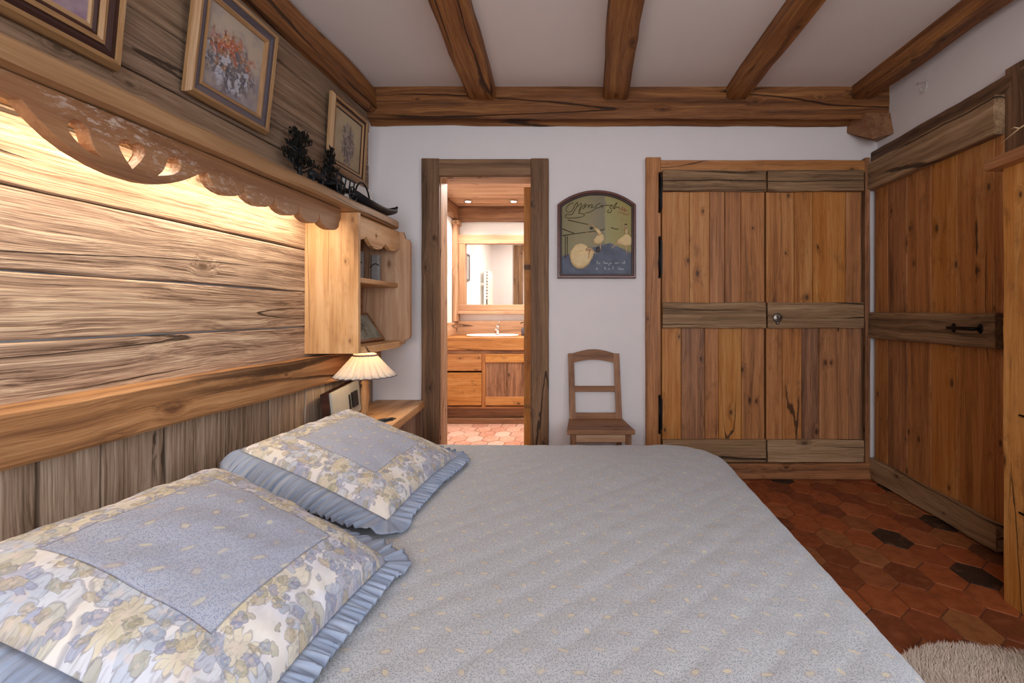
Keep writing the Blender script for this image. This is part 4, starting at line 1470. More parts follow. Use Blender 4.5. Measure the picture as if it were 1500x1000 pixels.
# ------------------------------------------------------------------ bed
bd = thing('bed', (-.45, 1.7, 0), 'low double bed base and mattress under the blue quilt', 'bed')
mb = MB()
mb.bar(-1.49, .58, .78, .81, .10, .30, 'x')
mb.bar(-1.49, .58, 2.50, 2.53, .10, .30, 'x')
mb.bar(.55, .58, .81, 2.50, .10, .30, 'y')
mb.box(-1.48, .55, .81, 2.50, .26, .29)
mb.build('base', M['door'], bd)
for (lx, ly) in ((-1.45, .84), (-1.45, 2.44), (.50, .84), (.50, 2.44)):
    mb = MB()
    mb.bar(lx, lx + .05, ly, ly + .05, .001, .11, 'z')
    mb.build('leg', M['door'], bd)
mb = MB()
mb.bar(-1.485, .575, .78, 2.525, .30, .478, 'x', ch=.04)
mb.build('mattress', M['mattress'], bd)

# quilt: puffed diagonal quilting on top, hanging skirt at the foot and both sides
ZQ, QX0, QX1, QY0, QY1, QR = .522, -1.47, .655, .66, 2.60, .30


def xedge(y):
    e_ = QX1
    for yy, s in ((QY1 - QR, 1), (QY0 + QR, -1)):
        t = (y - yy) * s
        if t > 0:
            e_ = min(e_, QX1 - QR + math.sqrt(max(0, QR * QR - t * t)))
    return e_


def bdist(x, y):
    d = min(y - QY0, QY1 - y)
    if x > QX1 - QR and (y > QY1 - QR or y < QY0 + QR):
        cy = QY1 - QR if y > QY1 - QR else QY0 + QR
        return QR - math.hypot(x - (QX1 - QR), y - cy)
    return min(d, QX1 - x)


def ztop(x, y):
    d = max(0, bdist(x, y))
    z = ZQ
    w = .11
    if d < w:
        z -= .055 * (1 - math.sqrt(max(0, 1 - ((w - d) / w) ** 2)))
    q = .150
    a = abs(math.sin(PI * (x - y) / q))
    b = abs(math.sin(PI * (x + y * .97) / q))
    z += .0040 * (min(a, 1) ** .3) * (.5 + .5 * b ** .3) - .003
    z += .006 * nz(x * 1.8, y * 1.8, 3) + .0022 * nz(x * 7, y * 5, 1) + .0015 * nz(x * 17, y * 14, 8)
    z += .012 * math.exp(-((x + .9) ** 2 + (y - 1.6) ** 2) / .5)
    return z


NX, NY = 190, 170
vs, wc, fs = [], [], []
rows = []
for j in range(NY + 1):
    v = j / NY
    y = QY0 + (QY1 - QY0) * (v + .06 * math.sin(2 * PI * v) * -0.5)
    xe = xedge(y)
    r = []
    for i in range(NX + 1):
        x = QX0 + (xe - QX0) * i / NX
        r.append(len(vs))
        vs.append((x, y, ztop(x, y)))
        wc.append((x, y, 0))
    rows.append(r)
for j in range(NY):
    for i in range(NX):
        fs.append((rows[j][i], rows[j][i + 1], rows[j + 1][i + 1], rows[j + 1][i]))
bnd = rows[0][:-1] + [r[-1] for r in rows] + rows[-1][:-1][::-1]
nb = len(bnd)
prev = bnd
acc = 0
for k, (o, h) in enumerate([(.012, .012), (.022, .035), (.028, .07), (.032, .12), (.036, .19), (.040, .27), (.046, .34), (.05, .40)]):
    cur = []
    for i in range(nb):
        a, b = Vector(vs[bnd[max(0, i - 3)]]), Vector(vs[bnd[min(nb - 1, i + 3)]])
        t = (b - a)
        t.z = 0
        t.normalize()
        n = Vector((t.y, -t.x, 0))
        p = Vector(vs[bnd[i]])
        wv = (h / .4) * (.022 * math.sin(i * .16) + .012 * math.sin(i * .37 + 1))
        # the far and near skirts hang straight beside the nightstand
        oo = o + wv * .8 + (h / .4) * .01
        q = p + n * max(oo, .008)
        q.z = p.z - h
        cur.append(len(vs))
        vs.append(tuple(q))
        w0 = wc[bnd[i]]
        wc.append((w0[0] + n.x * h, w0[1] + n.y * h, 0))
    for i in range(nb - 1):
        fs.append((prev[i], prev[i + 1], cur[i + 1], cur[i]))
    prev = cur
mb = MB()
mb.add(vs, fs, wc, .5, 0, True)
mb.build('quilt', M['quilt'], label='pale blue quilted bedspread with small yellow sprigs covering the bed', cat='quilt')


# ------------------------------------------------------------------ ruffled pillows
def pillow(name, F, Rr, L, B, label, seed, thick=.06, ruf=(.085, .085, .03, .085)):
    """corners of the whole pillow: F front (camera, foot side), Rr far foot side, L near wall side, B far wall side.
    u runs F->Rr, v runs F->L; ruf = frill width on edges v=0, u=1, v=1, u=0"""
    F, Rr, L, B = map(Vector, (F, Rr, L, B))
    ctr = (F + Rr + L + B) / 4
    root_loc = (ctr.x, ctr.y, ZQ)

    def bil(u, v):
        return F * (1 - u) * (1 - v) + Rr * u * (1 - v) + L * (1 - u) * v + B * u * v
    du, dv = (bil(1, .5) - bil(0, .5)), (bil(.5, 1) - bil(.5, 0))
    n = du.cross(dv).normalized()
    if n.z < 0:
        n = -n
    lu, lv = du.length, dv.length
    u0, u1, v0, v1 = ruf[3] / lu, 1 - ruf[1] / lu, ruf[0] / lv, 1 - ruf[2] / lv
    NU, NV = 60, 60

    def mid(s, t):
        # seam line with soft concave edges
        ss = s + .0 * t
        cu = .035 * math.sin(PI * t)
        cv = .035 * math.sin(PI * s)
        uu = u0 + (u1 - u0) * (s + cu * (.5 - s) * 1.2)
        vv = v0 + (v1 - v0) * (t + cv * (.5 - t) * 1.2)
        return bil(uu, vv)

    def zq(x, y):
        return ztop(min(max(x, QX0), QX1), min(max(y, QY0), QY1)) + .004

    def prof(s, t):
        return max(0.0, (1 - (2 * s - 1) ** 4) * (1 - (2 * t - 1) ** 4)) ** .5

    def top(s, t):
        p = mid(s, t)
        h = prof(s, t)
        edge = 1 - h
        wr = .006 * nz(s * 7 + seed, t * 5, 2) * h ** .3 + .004 * nz(s * 22 + seed, t * 9, 5) * (4 * edge * h + .12)
        q = p + n * (thick * h ** .8 * (.75 + .25 * math.sin(PI * s) * math.sin(PI * t)) + wr)
        q.z = max(q.z, zq(q.x, q.y) + .006)
        return q

    root = None
    vs, wc, fs = [], [], []
    W, H = (u1 - u0) * lu, (v1 - v0) * lv
    for j in range(NV + 1):
        for i in range(NU + 1):
            s, t = i / NU, j / NV
            vs.append(top(s, t))
            wc.append(((s - .5) * W, (t - .5) * H, 0))
    for j in range(NV):
        for i in range(NU):
            a = j * (NU + 1) + i
            fs.append((a, a + 1, a + NU + 2, a + NU + 1))
    # underside: full and soft, resting on the quilt
    NB = 20
    base = len(vs)
    for j in range(NB + 1):
        for i in range(NB + 1):
            s, t = i / NB, j / NB
            p = mid(s, t)
            h = prof(s, t)
            z = zq(p.x, p.y)
            top_z = p.z - .002
            q = Vector((p.x, p.y, top_z * (1 - min(1, h * 1.25)) + z * min(1, h * 1.25)))
            q.z = max(q.z, z)
            vs.append(q)
            wc.append(((s - .5) * W, (t - .5) * H, 0))
    for j in range(NB):
        for i in range(NB):
            a = base + j * (NB + 1) + i
            fs.append((a, a + NB + 1, a + NB + 2, a + 1))
    mb = MB()
    mb.add(vs, fs, wc, 0.0, 0, True)
    cover = thing(name, root_loc, label, 'pillow', 'ruffled pillows at the head of the bed')
    mb.build('cover', M['pillow'], cover)
    # frill
    per = []
    NE = 200
    for e_, (a, b) in enumerate((((0, 0), (1, 0)), ((1, 0), (1, 1)), ((1, 1), (0, 1)), ((0, 1), (0, 0)))):
        for k in range(NE):
            per.append((a[0] + (b[0] - a[0]) * k / NE, a[1] + (b[1] - a[1]) * k / NE, e_))
    NP = len(per)
    pts = [mid(s, t) for (s, t, e_) in per]
    vs, wc, fs = [], [], []
    RW = 7
    cen = mid(.5, .5)
    width = []
    for i in range(NP):
        e_ = per[i][2]
        fr = (i % NE) / NE
        w_ = ruf[e_]
        if fr < .08:
            pe = ruf[e_ - 1]
            w_ = pe + (w_ - pe) * (fr / .16 + .5)
        elif fr > .92:
            ne = ruf[(e_ + 1) % 4]
            w_ = w_ + (ne - w_) * ((fr - .92) / .16)
        width.append(w_)
    acc = 0
    for i in range(NP):
        a, b = pts[(i - 9) % NP], pts[(i + 9) % NP]
        t = (b - a).normalized()
        o = t.cross(n)
        if o.dot(pts[i] - cen) < 0:
            o = -o
        acc += (pts[i] - pts[i - 1]).length if i else 0
        ph = acc * 2 * PI / .032 + 5.0 * nz(acc * 9, seed)
        am = .35 + .9 * abs(nz(acc * 13, seed, 4))
        for r in range(RW + 1):
            f = r / RW
            w_ = width[i] * (1 + .10 * nz(acc * 7, seed, 9))
            q = pts[i] + o * (w_ * f) + n * (.011 * am * f ** .8 * math.sin(ph) * min(1, w_ / .06) + .004 * math.sin(ph * 2.3 + 1) * f)
            q += t * (.010 * am * f * math.cos(ph))
            q.z -= .05 * f * f * max(0, min(1, (pts[i].z - zq(pts[i].x, pts[i].y) - .03) * 12)) 
            zz = zq(q.x, q.y) + .002 + .009 * f * (1 + math.sin(ph)) * am
            if q.z < zz:
                q.z = zz
            vs.append(q)
            wc.append((acc, f * w_, 0))
    for i in range(NP):
        for r in range(RW):
            a, b = i * (RW + 1) + r, ((i + 1) % NP) * (RW + 1) + r
            fs.append((a, b, b + 1, a + 1))
    mb = MB()
    mb.add(vs, fs, wc, .5, 0, True)
    rf = mb.build('ruffle', M['ruffle'], cover, label='gathered blue ruffle')
    md = rf.modifiers.new('thick', 'SOLIDIFY')
    md.thickness = .002
    md.offset = 1
    return cover


pillow('ruffled_pillow', (-.575, 1.40, .545), (-.535, 2.235, .548), (-1.245, 1.62, .725), (-1.185, 2.44, .74), 'flowered ruffled pillow farther from the camera, next to the lamp', 1.3, .060, (.06, .07, .02, .095))
pillow('ruffled_pillow', (-.485, .615, .545), (-.475, 1.325, .548), (-1.13, .675, .775), (-1.085, 1.50, .755), 'flowered ruffled pillow nearest the camera, in the corner of the picture', 6.1, .085, (.05, .085, .02, .085))
# ------------------------------------------------------------------ arched dancer sign on the back wall
sg = thing('dancer_sign', (.045, 3.58, 1.45), 'arched wooden sign with three dancers in relief on the back wall', 'sign')
cx, zb, w2, zs, zt = .045, 1.45, .284, 1.985, 2.088


def arch(ins, n=20):
    a = w2 - ins
    out = [(cx - a, zb + ins), (cx + a, zb + ins)]
    zss, ztt = zs - ins * .45, zt - ins
    for k in range(n + 1):
        t = -1 + 2 * k / n
        x = -t * a
        # circular arc through the shoulders and the crown
        s = ztt - zss
        rad = (a * a + s * s) / (2 * s)
        out.append((cx + x, ztt - rad + math.sqrt(max(0, rad * rad - x * x))))
    return out


def PS(p):
    return (p.x, 3.598 - p.z, p.y)


sheet('frame', [arch(0), arch(.020)], .040, PS, M['mahog'], sg, bevel=.006, label='dark mahogany arched moulding')
sheet('inner_bead', [arch(.016), arch(.031)], .030, PS, M['darkframe'], sg, bevel=.003)
pl = sheet('panel', [arch(.024)], .014, PS, M['signground'], sg, grain=lambda p: (p.x, p.y, p.z))
a_ = pl.data.attributes['wc']
for i, v in enumerate(pl.data.vertices):
    a_.data[i].vector = (v.co.x + ORIGIN['dancer_sign'].x - (cx - w2 + .024), v.co.z, 0)


def SP(px, py, d=0.0):
    """point on the sign face (front at y = 3.584); px, py in the photo's frame on this wall, d = relief height"""
    return Vector(((px - 865) * .00497, 3.583 - d, 1.2 - (py - 458) * .00497))


def relief(name, parts, lab):
    root = None
    flat = []
    for (nm, mat, shapes) in parts:
        if nm == 'skin':
            flat += [('head' if sh[0] == 'b' else 'limb', mat, [sh]) for sh in shapes]
        else:
            flat.append((nm, mat, shapes))
    for (nm, mat, shapes) in flat:
        mb = MB()
        for sh in shapes:
            if sh[0] == 't':
                mb.tube([SP(x, y, d) for (x, y, d) in sh[1]], [r * .00497 for r in sh[2]], 8)
            elif sh[0] == 'b':
                c = SP(sh[1], sh[2], sh[4])
                mb.blob(tuple(c), (sh[3][0] * .00497, sh[3][2] * .00497, sh[3][1] * .00497), n=16, m=10, jit=sh[5] if len(sh) > 5 else 0)
            elif sh[0] == 's':
                # pleated skirt: fan from the waist to a hem outline
                (wx, wy, ww), hem, d0, pl_ = sh[1], sh[2], sh[3], sh[4]
                N = 64

                def hp(t):
                    k = t * (len(hem) - 1)
                    i = min(int(k), len(hem) - 2)
                    f = k - i
                    return hem[i][0] + (hem[i + 1][0] - hem[i][0]) * f, hem[i][1] + (hem[i + 1][1] - hem[i][1]) * f
                vs, fs = [], []
                for i in range(N + 1):
                    t = i / N
                    hx, hy = hp(t)
                    sx = wx + ww * (t - .5)
                    for r in range(7):
                        f = r / 6
                        d = d0 * math.sin(PI * (.12 + .76 * t)) * (.5 + .6 * math.sin(PI * min(1, f * .9 + .1))) + .0018 * f * math.sin(t * pl_ * 2 * PI)
                        vs.append(SP(sx + (hx - sx) * f, wy + (hy - wy) * f + .25 * f * math.sin(t * pl_ * 2 * PI), d))
                for i in range(N):
                    for r in range(6):
                        a = i * 7 + r
                        fs.append((a, a + 1, a + 8, a + 7))
                # closed back on the panel
                base = len(vs)
                for i in range(N + 1):
                    q = vs[i * 7 + 6]
                    vs.append(Vector((q.x, 3.5835, q.z)))
                for i in range(N):
                    fs.append((i * 7 + 6, base + i, base + i + 1, (i + 1) * 7 + 6))
                mb.add(vs, fs, smooth=True)
        o = mb.build(nm, mat, sg if root is None else root, label=lab if root is None else None)
        if root is None:
            root = o


# standing dancer, arm raised
relief('dancer', [
    ('dancer', M['dancer'], [('s', (918, 343, 4), [(904.5, 352), (904, 357), (909, 358.5), (914, 360), (919, 360.5), (924, 359), (928.2, 356), (926.5, 350)][:8], .012, 13), ('t', [(917, 336, .004), (918, 343, .006)], [2.0, 1.9]), ]),
    ('skin', M['skin'], [('b', 916.3, 330.6, (1.5, 1.9, 1.4), .004), ('t', [(916.6, 332.5, .003), (917, 335.5, .004)], [.7, 1.1]),
                         ('t', [(915.2, 336, .004), (912, 331, .004), (910.6, 326.5, .003), (911, 320.5, .003)], [.8, .65, .55, .4]),
                         ('t', [(918.8, 336, .004), (922.5, 341.5, .004), (928, 343, .003), (932, 343, .003)], [.8, .65, .5, .35]),
                         ('t', [(911, 354, .003), (904, 357.5, .003), (897, 362, .002), (895.2, 364.5, .002)], [1.2, 1.0, .7, .6]),
                         ('t', [(916.8, 358, .004), (917, 364, .004), (917.6, 369.5, .003), (922, 371, .003)], [1.3, 1.0, .7, .6])]),
    ('hair', M['hairp'], [('b', 916.7, 328.8, (1.7, 1.4, 1.4), .0045)])], 'dancer in relief with one arm raised')
# dancer bending away
relief('dancer', [
    ('dancer', M['dancer'], [('s', (880, 343, 7), [(869.5, 351), (869.5, 355.5), (873, 357), (877, 357.6), (881, 356), (884.5, 352), (884.8, 347)], .010, 11), ('t', [(870.5, 333, .004), (876, 338, .006), (880, 344, .006)], [2.0, 3.0, 3.2])]),
    ('skin', M['skin'], [('t', [(871, 332, .003), (866, 329, .003), (858.5, 329.2, .003)], [.9, .6, .35]), ('t', [(871, 341, .003), (865, 342, .003), (856, 338.8, .003)], [.8, .6, .35]),
                         ('t', [(879.5, 355, .003), (879.5, 362, .003), (879.3, 367, .002)], [1.1, .8, .45]), ]),
    ('hair', M['hairp'], [('b', 866.2, 334.0, (2.4, 2.0, .7), .003)])], 'dancer in relief bending forward')
# dancer seated in a wide skirt, seen from behind
relief('dancer', [
    ('dancer', M['dancer'], [('b', 850.5, 374.5, (15.6, 18.2, 1.6), .000), ('s', (855, 366, 8), [(836, 366), (834.2, 374), (836, 383), (840, 389.5), (846, 393.4), (853, 393.3), (859, 390), (864, 385), (866.5, 378), (867.5, 371)], .019, 19),
                             ('s', (862, 366, 3), [(866, 381), (868, 378), (869.5, 373), (871, 369), (868, 364)], .012, 7)]),
    ('skin', M['skin'], [('t', [(858, 366, .012), (864, 364, .010), (870, 366.5, .008)], [1.8, 1.7, 1.0]), ('t', [(862, 366, .010), (868, 370, .007), (875.5, 370.5, .004)], [.9, .7, .4])]),
    ('ribbon', M['redp'], [('t', [(861, 363, .012), (864.5, 366, .013), (863, 371, .013), (862, 379, .013)], [.9, .8, .6, .4])]),
    ('hair', M['hairp'], [('b', 876.0, 365.5, (3.3, 4.2, .7), .002)])], 'dancer in relief seated in a wide pleated skirt')
# practice rail
mb = MB()
for pts in ([(824, 345, .001), (842, 342, .001), (858, 340, .001), (872, 338.5, .001), (886, 335.5, .001)], [(832, 322, .0005), (850, 326, .0005), (868, 330, .0005)], [(824, 335, .0005), (842, 342, .0005)], [(828, 346, .0005), (828, 378, .0005)], [(831, 346, .0005), (831, 374, .0005)],
            [(895, 333, .001), (902, 335.5, .001), (906, 335, .001)]):
    mb.tube([SP(*p) for p in pts], [.0035, .0030, .0030, .0030, .0030][:len(pts)], 6)
mb.build('painted_rail', M['bar'], sg)


def script(name, runs, mat, r):
    """hand lettering as raised paint strokes"""
    mb = MB()
    for run in runs:
        p = []
        for i in range(len(run) - 1):
            for k in range(4):
                f = k / 4
                p0, p1, p2, p3 = run[max(0, i - 1)], run[i], run[i + 1], run[min(len(run) - 1, i + 2)]
                q = []
                for c in (0, 1):
                    q.append(.5 * ((2 * p1[c]) + (-p0[c] + p2[c]) * f + (2 * p0[c] - 5 * p1[c] + 4 * p2[c] - p3[c]) * f * f + (-p0[c] + 3 * p1[c] - 3 * p2[c] + p3[c]) * f ** 3))
                p.append(SP(q[0], q[1], .0008))
        p.append(SP(run[-1][0], run[-1][1], .0008))
        mb.tube(p, r, 5)
    mb.build(name, mat, sg)


script('lettering', [
    [(840, 296.5), (834, 299), (829, 306), (832, 310.5), (838, 308), (843, 299), (846, 296), (845, 302), (841, 309), (837, 314), (830, 314), (828, 317.5), (834, 319), (846, 318.5), (855, 316), (855, 313), (847, 312)],
    [(844, 304), (849, 299), (852, 298), (850, 303), (848, 311), (851, 305), (855, 300), (857, 301), (855, 305), (853, 305)],
    [(858, 297), (856, 304), (860, 300), (863, 300.5), (861, 304), (865, 300), (868, 300), (866, 304), (870, 303)],
    [(880, 297), (874, 300), (872, 303.5), (877, 304), (882, 300), (881, 304), (885, 300.5), (888, 301)],
    [(857, 312), (866, 309.5), (874, 304)],
    [(888, 300.5), (894, 300), (897, 300.8), (893, 303), (896, 307), (894, 311), (890, 310), (892, 306.5)],
    [(897, 305), (901, 299), (904, 296.5), (902, 301), (899, 306), (904, 303), (908, 304)]], M['script'], .0030)
script('lettering_end', [[(906, 304.5), (909, 306), (913, 302.5), (911, 308), (916, 305), (914, 310), (918, 307.5), (920, 310)], [(905, 310), (912, 312), (919, 314.5), (922, 313)]], M['redp'], .0026)


def scribble(x0, y0, seq):
    """rounded joined-up lettering; seq: heights of successive strokes"""
    run = []
    x = x0
    for (w, h) in seq:
        run += [(x, y0 - .3), (x + w * .3, y0 - h * .75), (x + w * .55, y0 - h * .8), (x + w * .6, y0 - h * .2), (x + w * .85, y0)]
        x += w
    return run


for word in [
    scribble(874, 386.5, [(2, 5), (1.6, 2), (1.6, 2)]), scribble(884, 386.3, [(2.2, 5), (1.6, 2), (1.6, 2.2), (1.8, 2), (2, -3), (1.6, 2), (1.4, 2)]), scribble(900, 386, [(1.8, 2), (1.6, 2), (1.8, 2.2), (1.6, 2)]), scribble(911, 386, [(1.8, 2.2), (1.6, 2), (1.4, 5)]),
    scribble(873, 395, [(1.8, 4), (1.6, 2)]), scribble(885, 394.8, [(2, 5), (1.4, 2)]), scribble(890.5, 394.8, [(1.6, 2), (1.6, 2)]), scribble(897, 394.5, [(2.4, 5.5)]), scribble(906, 395, [(1.8, 4.5), (1.6, 2), (1.6, 2.2), (1.6, 2), (1.6, 2)])]:
    script('white_lettering', [word], M['scriptw'], .0017)

# ------------------------------------------------------------------ old wooden chair
ch = thing('wooden_chair', (.05, 3.38, 0), 'small old brown wooden chair against the white wall', 'chair')
seat = [(-.152, 3.165), (.288, 3.165), (.225, 3.545), (-.155, 3.545)]
sheet('seat', [seat], .022, lambda p: (p.x, p.y, .418 + p.z), M['chair'], ch, bevel=.004)


def post(x0, x1, x0t, x1t):
    mb = MB()
    y0, y1 = 3.505, 3.56
    vs = [(x0, y0, .4405), (x1, y0, .4405), (x1, y0 + .03, .4405), (x0, y0 + .03, .4405), (x0t, y1 - .002, .905), (x1t, y1 - .002, .905), (x1t, y1 + .026, .905), (x0t, y1 + .026, .905)]
    mb.add(vs, [(0, 1, 2, 3), (4, 5, 6, 7), (0, 1, 5, 4), (1, 2, 6, 5), (2, 3, 7, 6), (3, 0, 4, 7)], wc=[(p[2], p[0], p[1]) for p in vs], tone=R.uniform(.4, .7))
    mb.build('back_post', M['chair'], ch)


post(-.150, -.106, -.163, -.122)
post(.184, .226, .166, .208)
tr = [(-.124, .908)] + [(-.124 + .292 * k / 12, .905 + .028 * math.sin(PI * k / 12)) for k in range(13)] + [(.168, .908), (.168, .842)] + [(.168 - .292 * k / 12, .842 + .022 * math.sin(PI * k / 12)) for k in range(13)]
sheet('top_rail', [tr], .022, lambda p: (p.x, 3.557 + p.z, p.y), M['chair'], ch, bevel=.002)
mb = MB()
mb.bar(-.124, .182, 3.537, 3.555, .632, .672, 'x', tone=.4)
mb.build('back_slat', M['chair'], ch)
mb = MB()
mb.bar(-.110, .190, 3.510, 3.530, .441, .484, 'x', tone=.6)
mb.build('lower_rail', M['chair'], ch)
mb = MB()
mb.bar(-.10, .235, 3.205, 3.225, .355, .4175, 'x', tone=.7)
mb.bar(-.10, .19, 3.50, 3.52, .355, .4175, 'x', tone=.5)
mb.bar(-.128, -.108, 3.225, 3.50, .355, .4175, 'y', tone=.5)
mb.bar(.205, .225, 3.225, 3.50, .355, .4175, 'y', tone=.5)
mb.build('apron', M['bath'], ch, label='orange-brown seat apron')
for (x, y) in ((-.132, 3.195), (.228, 3.195), (-.140, 3.50), (.185, 3.50)):
    mb = MB()
    mb.bar(x, x + .038, y, y + .036, .001, .418, 'z', tone=R.uniform(.3, .6))
    mb.build('leg', M['chair'], ch)

# ------------------------------------------------------------------ bookcase on the right, dried twigs on top
bk = thing('bookcase', (1.90, 1.4, 0), 'tall dark honey wood bookcase standing at the right picture edge', 'bookcase')
mb = MB()
mb.bar(1.722, 1.760, 1.935, 2.055, .001, 1.80, 'z', n=24, ch=.006, rough=.004, sub=3, seed=5, tone=.7)
mb.build('stile', M['door'], bk)
mb = MB()
mb.bar(1.722, 1.760, .55, .66, .001, 1.80, 'z', n=24, ch=.006, rough=.004, sub=3, seed=6, tone=.5)
mb.build('stile', M['door'], bk)
mb = MB()
mb.bar(1.76, 2.09, 2.02, 2.05, .001, 1.80, 'z', n=4, tone=.4)
mb.build('side_panel', M['door'], bk)
mb = MB()
mb.bar(1.76, 2.09, .56, .59, .001, 1.80, 'z', n=4, tone=.4)
mb.build('side_panel', M['door'], bk)
mb = MB()
mb.bar(2.075, 2.095, .59, 2.02, .001, 1.80, 'z', n=4, tone=.1)
mb.build('back_panel', M['post'], bk)
mb = MB()
mb.bar(1.665, 2.095, .50, 2.085, 1.80, 1.845, 'y', n=20, ch=.006, rough=.004, sub=3, seed=9, tone=.35)
mb.build('top_board', M['door'], bk)
for z in (.03, .385, .775, 1.2):
    mb = MB()
    mb.bar(1.728, 2.075, .592, 1.933, z - .016, z + .016, 'y', n=8, ch=.004, rough=.002, seed=z, tone=.5)
    mb.build('shelf', M['door'], bk)
for z in (.40, .79):  # black strips drawn in as the shadows along the shelf edges
    mb = MB()
    mb.tube([(1.719, 1.97, z), (1.719, 1.88, z - .006)], [.004, .007], 6)
    mb.build('shelf_shadow', M['iron'], bk)
# twigs
tw_ = thing('dried_twigs', (1.80, 1.80, 1.845), 'pale dried twigs lying on top of the bookcase', 'twigs')
rr = random.Random(4)
tgs = [[(1.86, 1.72, 1.93), (1.82, 1.86, 1.985), (1.80, 1.95, 1.995), (1.78, 2.04, 1.965), (1.77, 2.12, 1.93)],
       [(1.86, 1.70, 1.92), (1.80, 1.84, 1.965), (1.775, 1.93, 1.95), (1.765, 1.985, 1.90)],
       [(1.85, 1.75, 1.90), (1.80, 1.88, 1.92), (1.775, 1.98, 1.89), (1.765, 2.02, 1.862)],
       [(1.84, 1.72, 1.88), (1.79, 1.87, 1.885), (1.755, 1.90, 1.862), (1.735, 1.935, 1.852)]]
mb = MB()
for g in tgs:
    mb.tube(g, [.006, .005, .004, .003, .002][:len(g)], 6)
    for k in range(1, len(g) - 1):
        p = Vector(g[k])
        q = p + Vector((rr.uniform(-.04, .0), rr.uniform(.01, .05), rr.uniform(-.045, .03)))
        mb.tube([p, (p + q) / 2 + Vector((0, 0, .006)), q], [.003, .0022, .0012], 5)
mb.tube([(1.775 + .014 * math.cos(a * .6), 1.90, 1.905 + .016 * math.sin(a * .6)) for a in range(11)], .004, 6)
mb.build('twig', M['twig'], tw_)
mb = MB()
mb.lathe([(.001, 0), (.04, 0), (.055, .03), (.06, .07), (.045, .11), (.03, .13), (.036, .145), (.028, .145), (.022, .13), (.001, .12)], (1.90, 1.66, 1.846), n=20)
mb.build('vase', M['stone'], tw_)

# ------------------------------------------------------------------ fleece rug
rg = thing('fleece_rug', (1.42, 1.25, 0), 'ivory long-haired fleece rug on the tile floor beside the bed', 'rug')
out = []
for k in range(48):
    a = 2 * PI * k / 48
    r = 1 + .07 * nz(math.cos(a) * 2, math.sin(a) * 2, 4)
    out.append((1.30 + .40 * r * abs(math.cos(a)) ** .7 * (1 if math.cos(a) > 0 else -1), 1.16 + .58 * r * abs(math.sin(a)) ** .7 * (1 if math.sin(a) > 0 else -1)))
sheet('hide', [out], .012, lambda p: (p.x, p.y, .002 + p.z), M['fur'], rg)
mb = MB()


def inside(x, y):
    c = False
    j = len(out) - 1
    for i in range(len(out)):
        if (out[i][1] > y) != (out[j][1] > y) and x < (out[j][0] - out[i][0]) * (y - out[i][1]) / (out[j][1] - out[i][1]) + out[i][0]:
            c = not c
        j = i
    return c


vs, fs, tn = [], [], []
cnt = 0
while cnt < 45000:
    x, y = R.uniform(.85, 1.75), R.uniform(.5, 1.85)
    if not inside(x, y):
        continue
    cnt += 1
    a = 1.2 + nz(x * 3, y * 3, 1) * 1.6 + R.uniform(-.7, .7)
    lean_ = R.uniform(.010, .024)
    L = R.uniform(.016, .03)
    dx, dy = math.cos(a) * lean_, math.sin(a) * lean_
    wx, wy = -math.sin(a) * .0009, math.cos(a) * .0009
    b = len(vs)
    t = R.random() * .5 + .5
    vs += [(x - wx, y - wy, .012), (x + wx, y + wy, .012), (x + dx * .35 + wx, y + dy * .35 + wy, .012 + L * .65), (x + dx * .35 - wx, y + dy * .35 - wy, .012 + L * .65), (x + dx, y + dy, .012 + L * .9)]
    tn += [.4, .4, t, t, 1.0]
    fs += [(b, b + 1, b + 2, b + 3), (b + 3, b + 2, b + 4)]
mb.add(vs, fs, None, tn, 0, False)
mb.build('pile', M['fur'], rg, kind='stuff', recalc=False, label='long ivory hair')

# ------------------------------------------------------------------ light and camera
w = bpy.data.worlds.new('World')
scene.world = w
w.use_nodes = True
bg = w.node_tree.nodes['Background']
bg.inputs[0].default_value = (.62, .78, 1.0, 1)
bg.inputs[1].default_value = 1.0


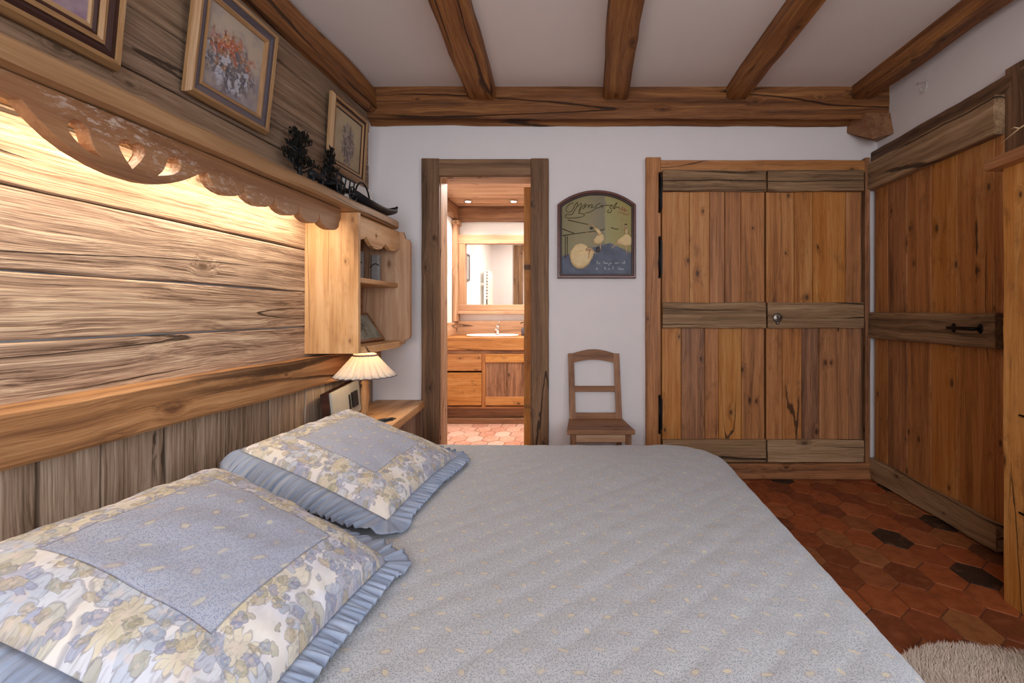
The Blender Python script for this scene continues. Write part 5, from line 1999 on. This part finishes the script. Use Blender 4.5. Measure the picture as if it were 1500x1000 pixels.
def area(name, loc, rot, sx, sy, energy, col, spread=None):
    l = bpy.data.lights.new(name, 'AREA')
    l.shape = 'RECTANGLE'
    l.size, l.size_y = sx, sy
    l.energy = energy
    l.color = col
    if spread:
        l.spread = spread
    o = bpy.data.objects.new(name, l)
    o.location = loc
    o.rotation_euler = rot
    COL.objects.link(o)
    return o


def point(name, loc, energy, col, r=.03):
    l = bpy.data.lights.new(name, 'POINT')
    l.energy = energy
    l.color = col
    l.shadow_soft_size = r
    o = bpy.data.objects.new(name, l)
    o.location = loc
    COL.objects.link(o)
    return o


# daylight in the two windows
area('daylight_right', (XR + .06, -.4, 1.6), (0, PI / 2, 0), 1.28, 1.48, 29, (.87, .92, 1.0))
area('daylight_front', (.05, YF - .06, 1.58), (PI / 2, 0, 0), 2.08, 1.33, 52, (.93, .95, 1.0))
# warm strip behind the valance
area('valance_strip', (-1.435, 1.45, 1.742), (0, math.radians(22), 0), .03, 2.3, 10, (1.0, .83, .62))
# bedside lamp bulb
point('lamp_bulb', (LX, LY, .905), 3.2, (1.0, .82, .60), .03)
# bathroom spots; the third shines without a fixture
for px in (-1.37, -.862, -.3):
    l = bpy.data.lights.new('bath_spot', 'SPOT')
    l.energy = 28
    l.color = (1.0, .92, .84)
    l.spot_size = math.radians(120)
    l.spot_blend = .6
    l.shadow_soft_size = .03
    o = bpy.data.objects.new('bath_spot', l)
    o.location = (px, 5.5 if px < -.5 else 4.6, 2.43)
    COL.objects.link(o)
area('bath_ceiling_area', (-.7, 4.6, 2.44), (0, 0, 0), .5, .5, 30, (1.0, .93, .86))  # warm area light under the ceiling, without a fixture

cam = bpy.data.cameras.new('camera')
cam.sensor_width = 36
cam.lens = 720 / 1500 * 36
cam.shift_x = (750 - 865) / 1500
cam.shift_y = -(500 - 458) / 1500
cam.clip_start = .02
co = bpy.data.objects.new('camera', cam)
co.location = (0, 0, 1.2)
co.rotation_euler = (PI / 2, 0, 0)
COL.objects.link(co)
scene.camera = co
scene.view_settings.view_transform = 'Standard'
scene.view_settings.look = 'None'
scene.view_settings.exposure = 0.42
scene.view_settings.gamma = 1.0
scene.view_settings.use_curve_mapping = False
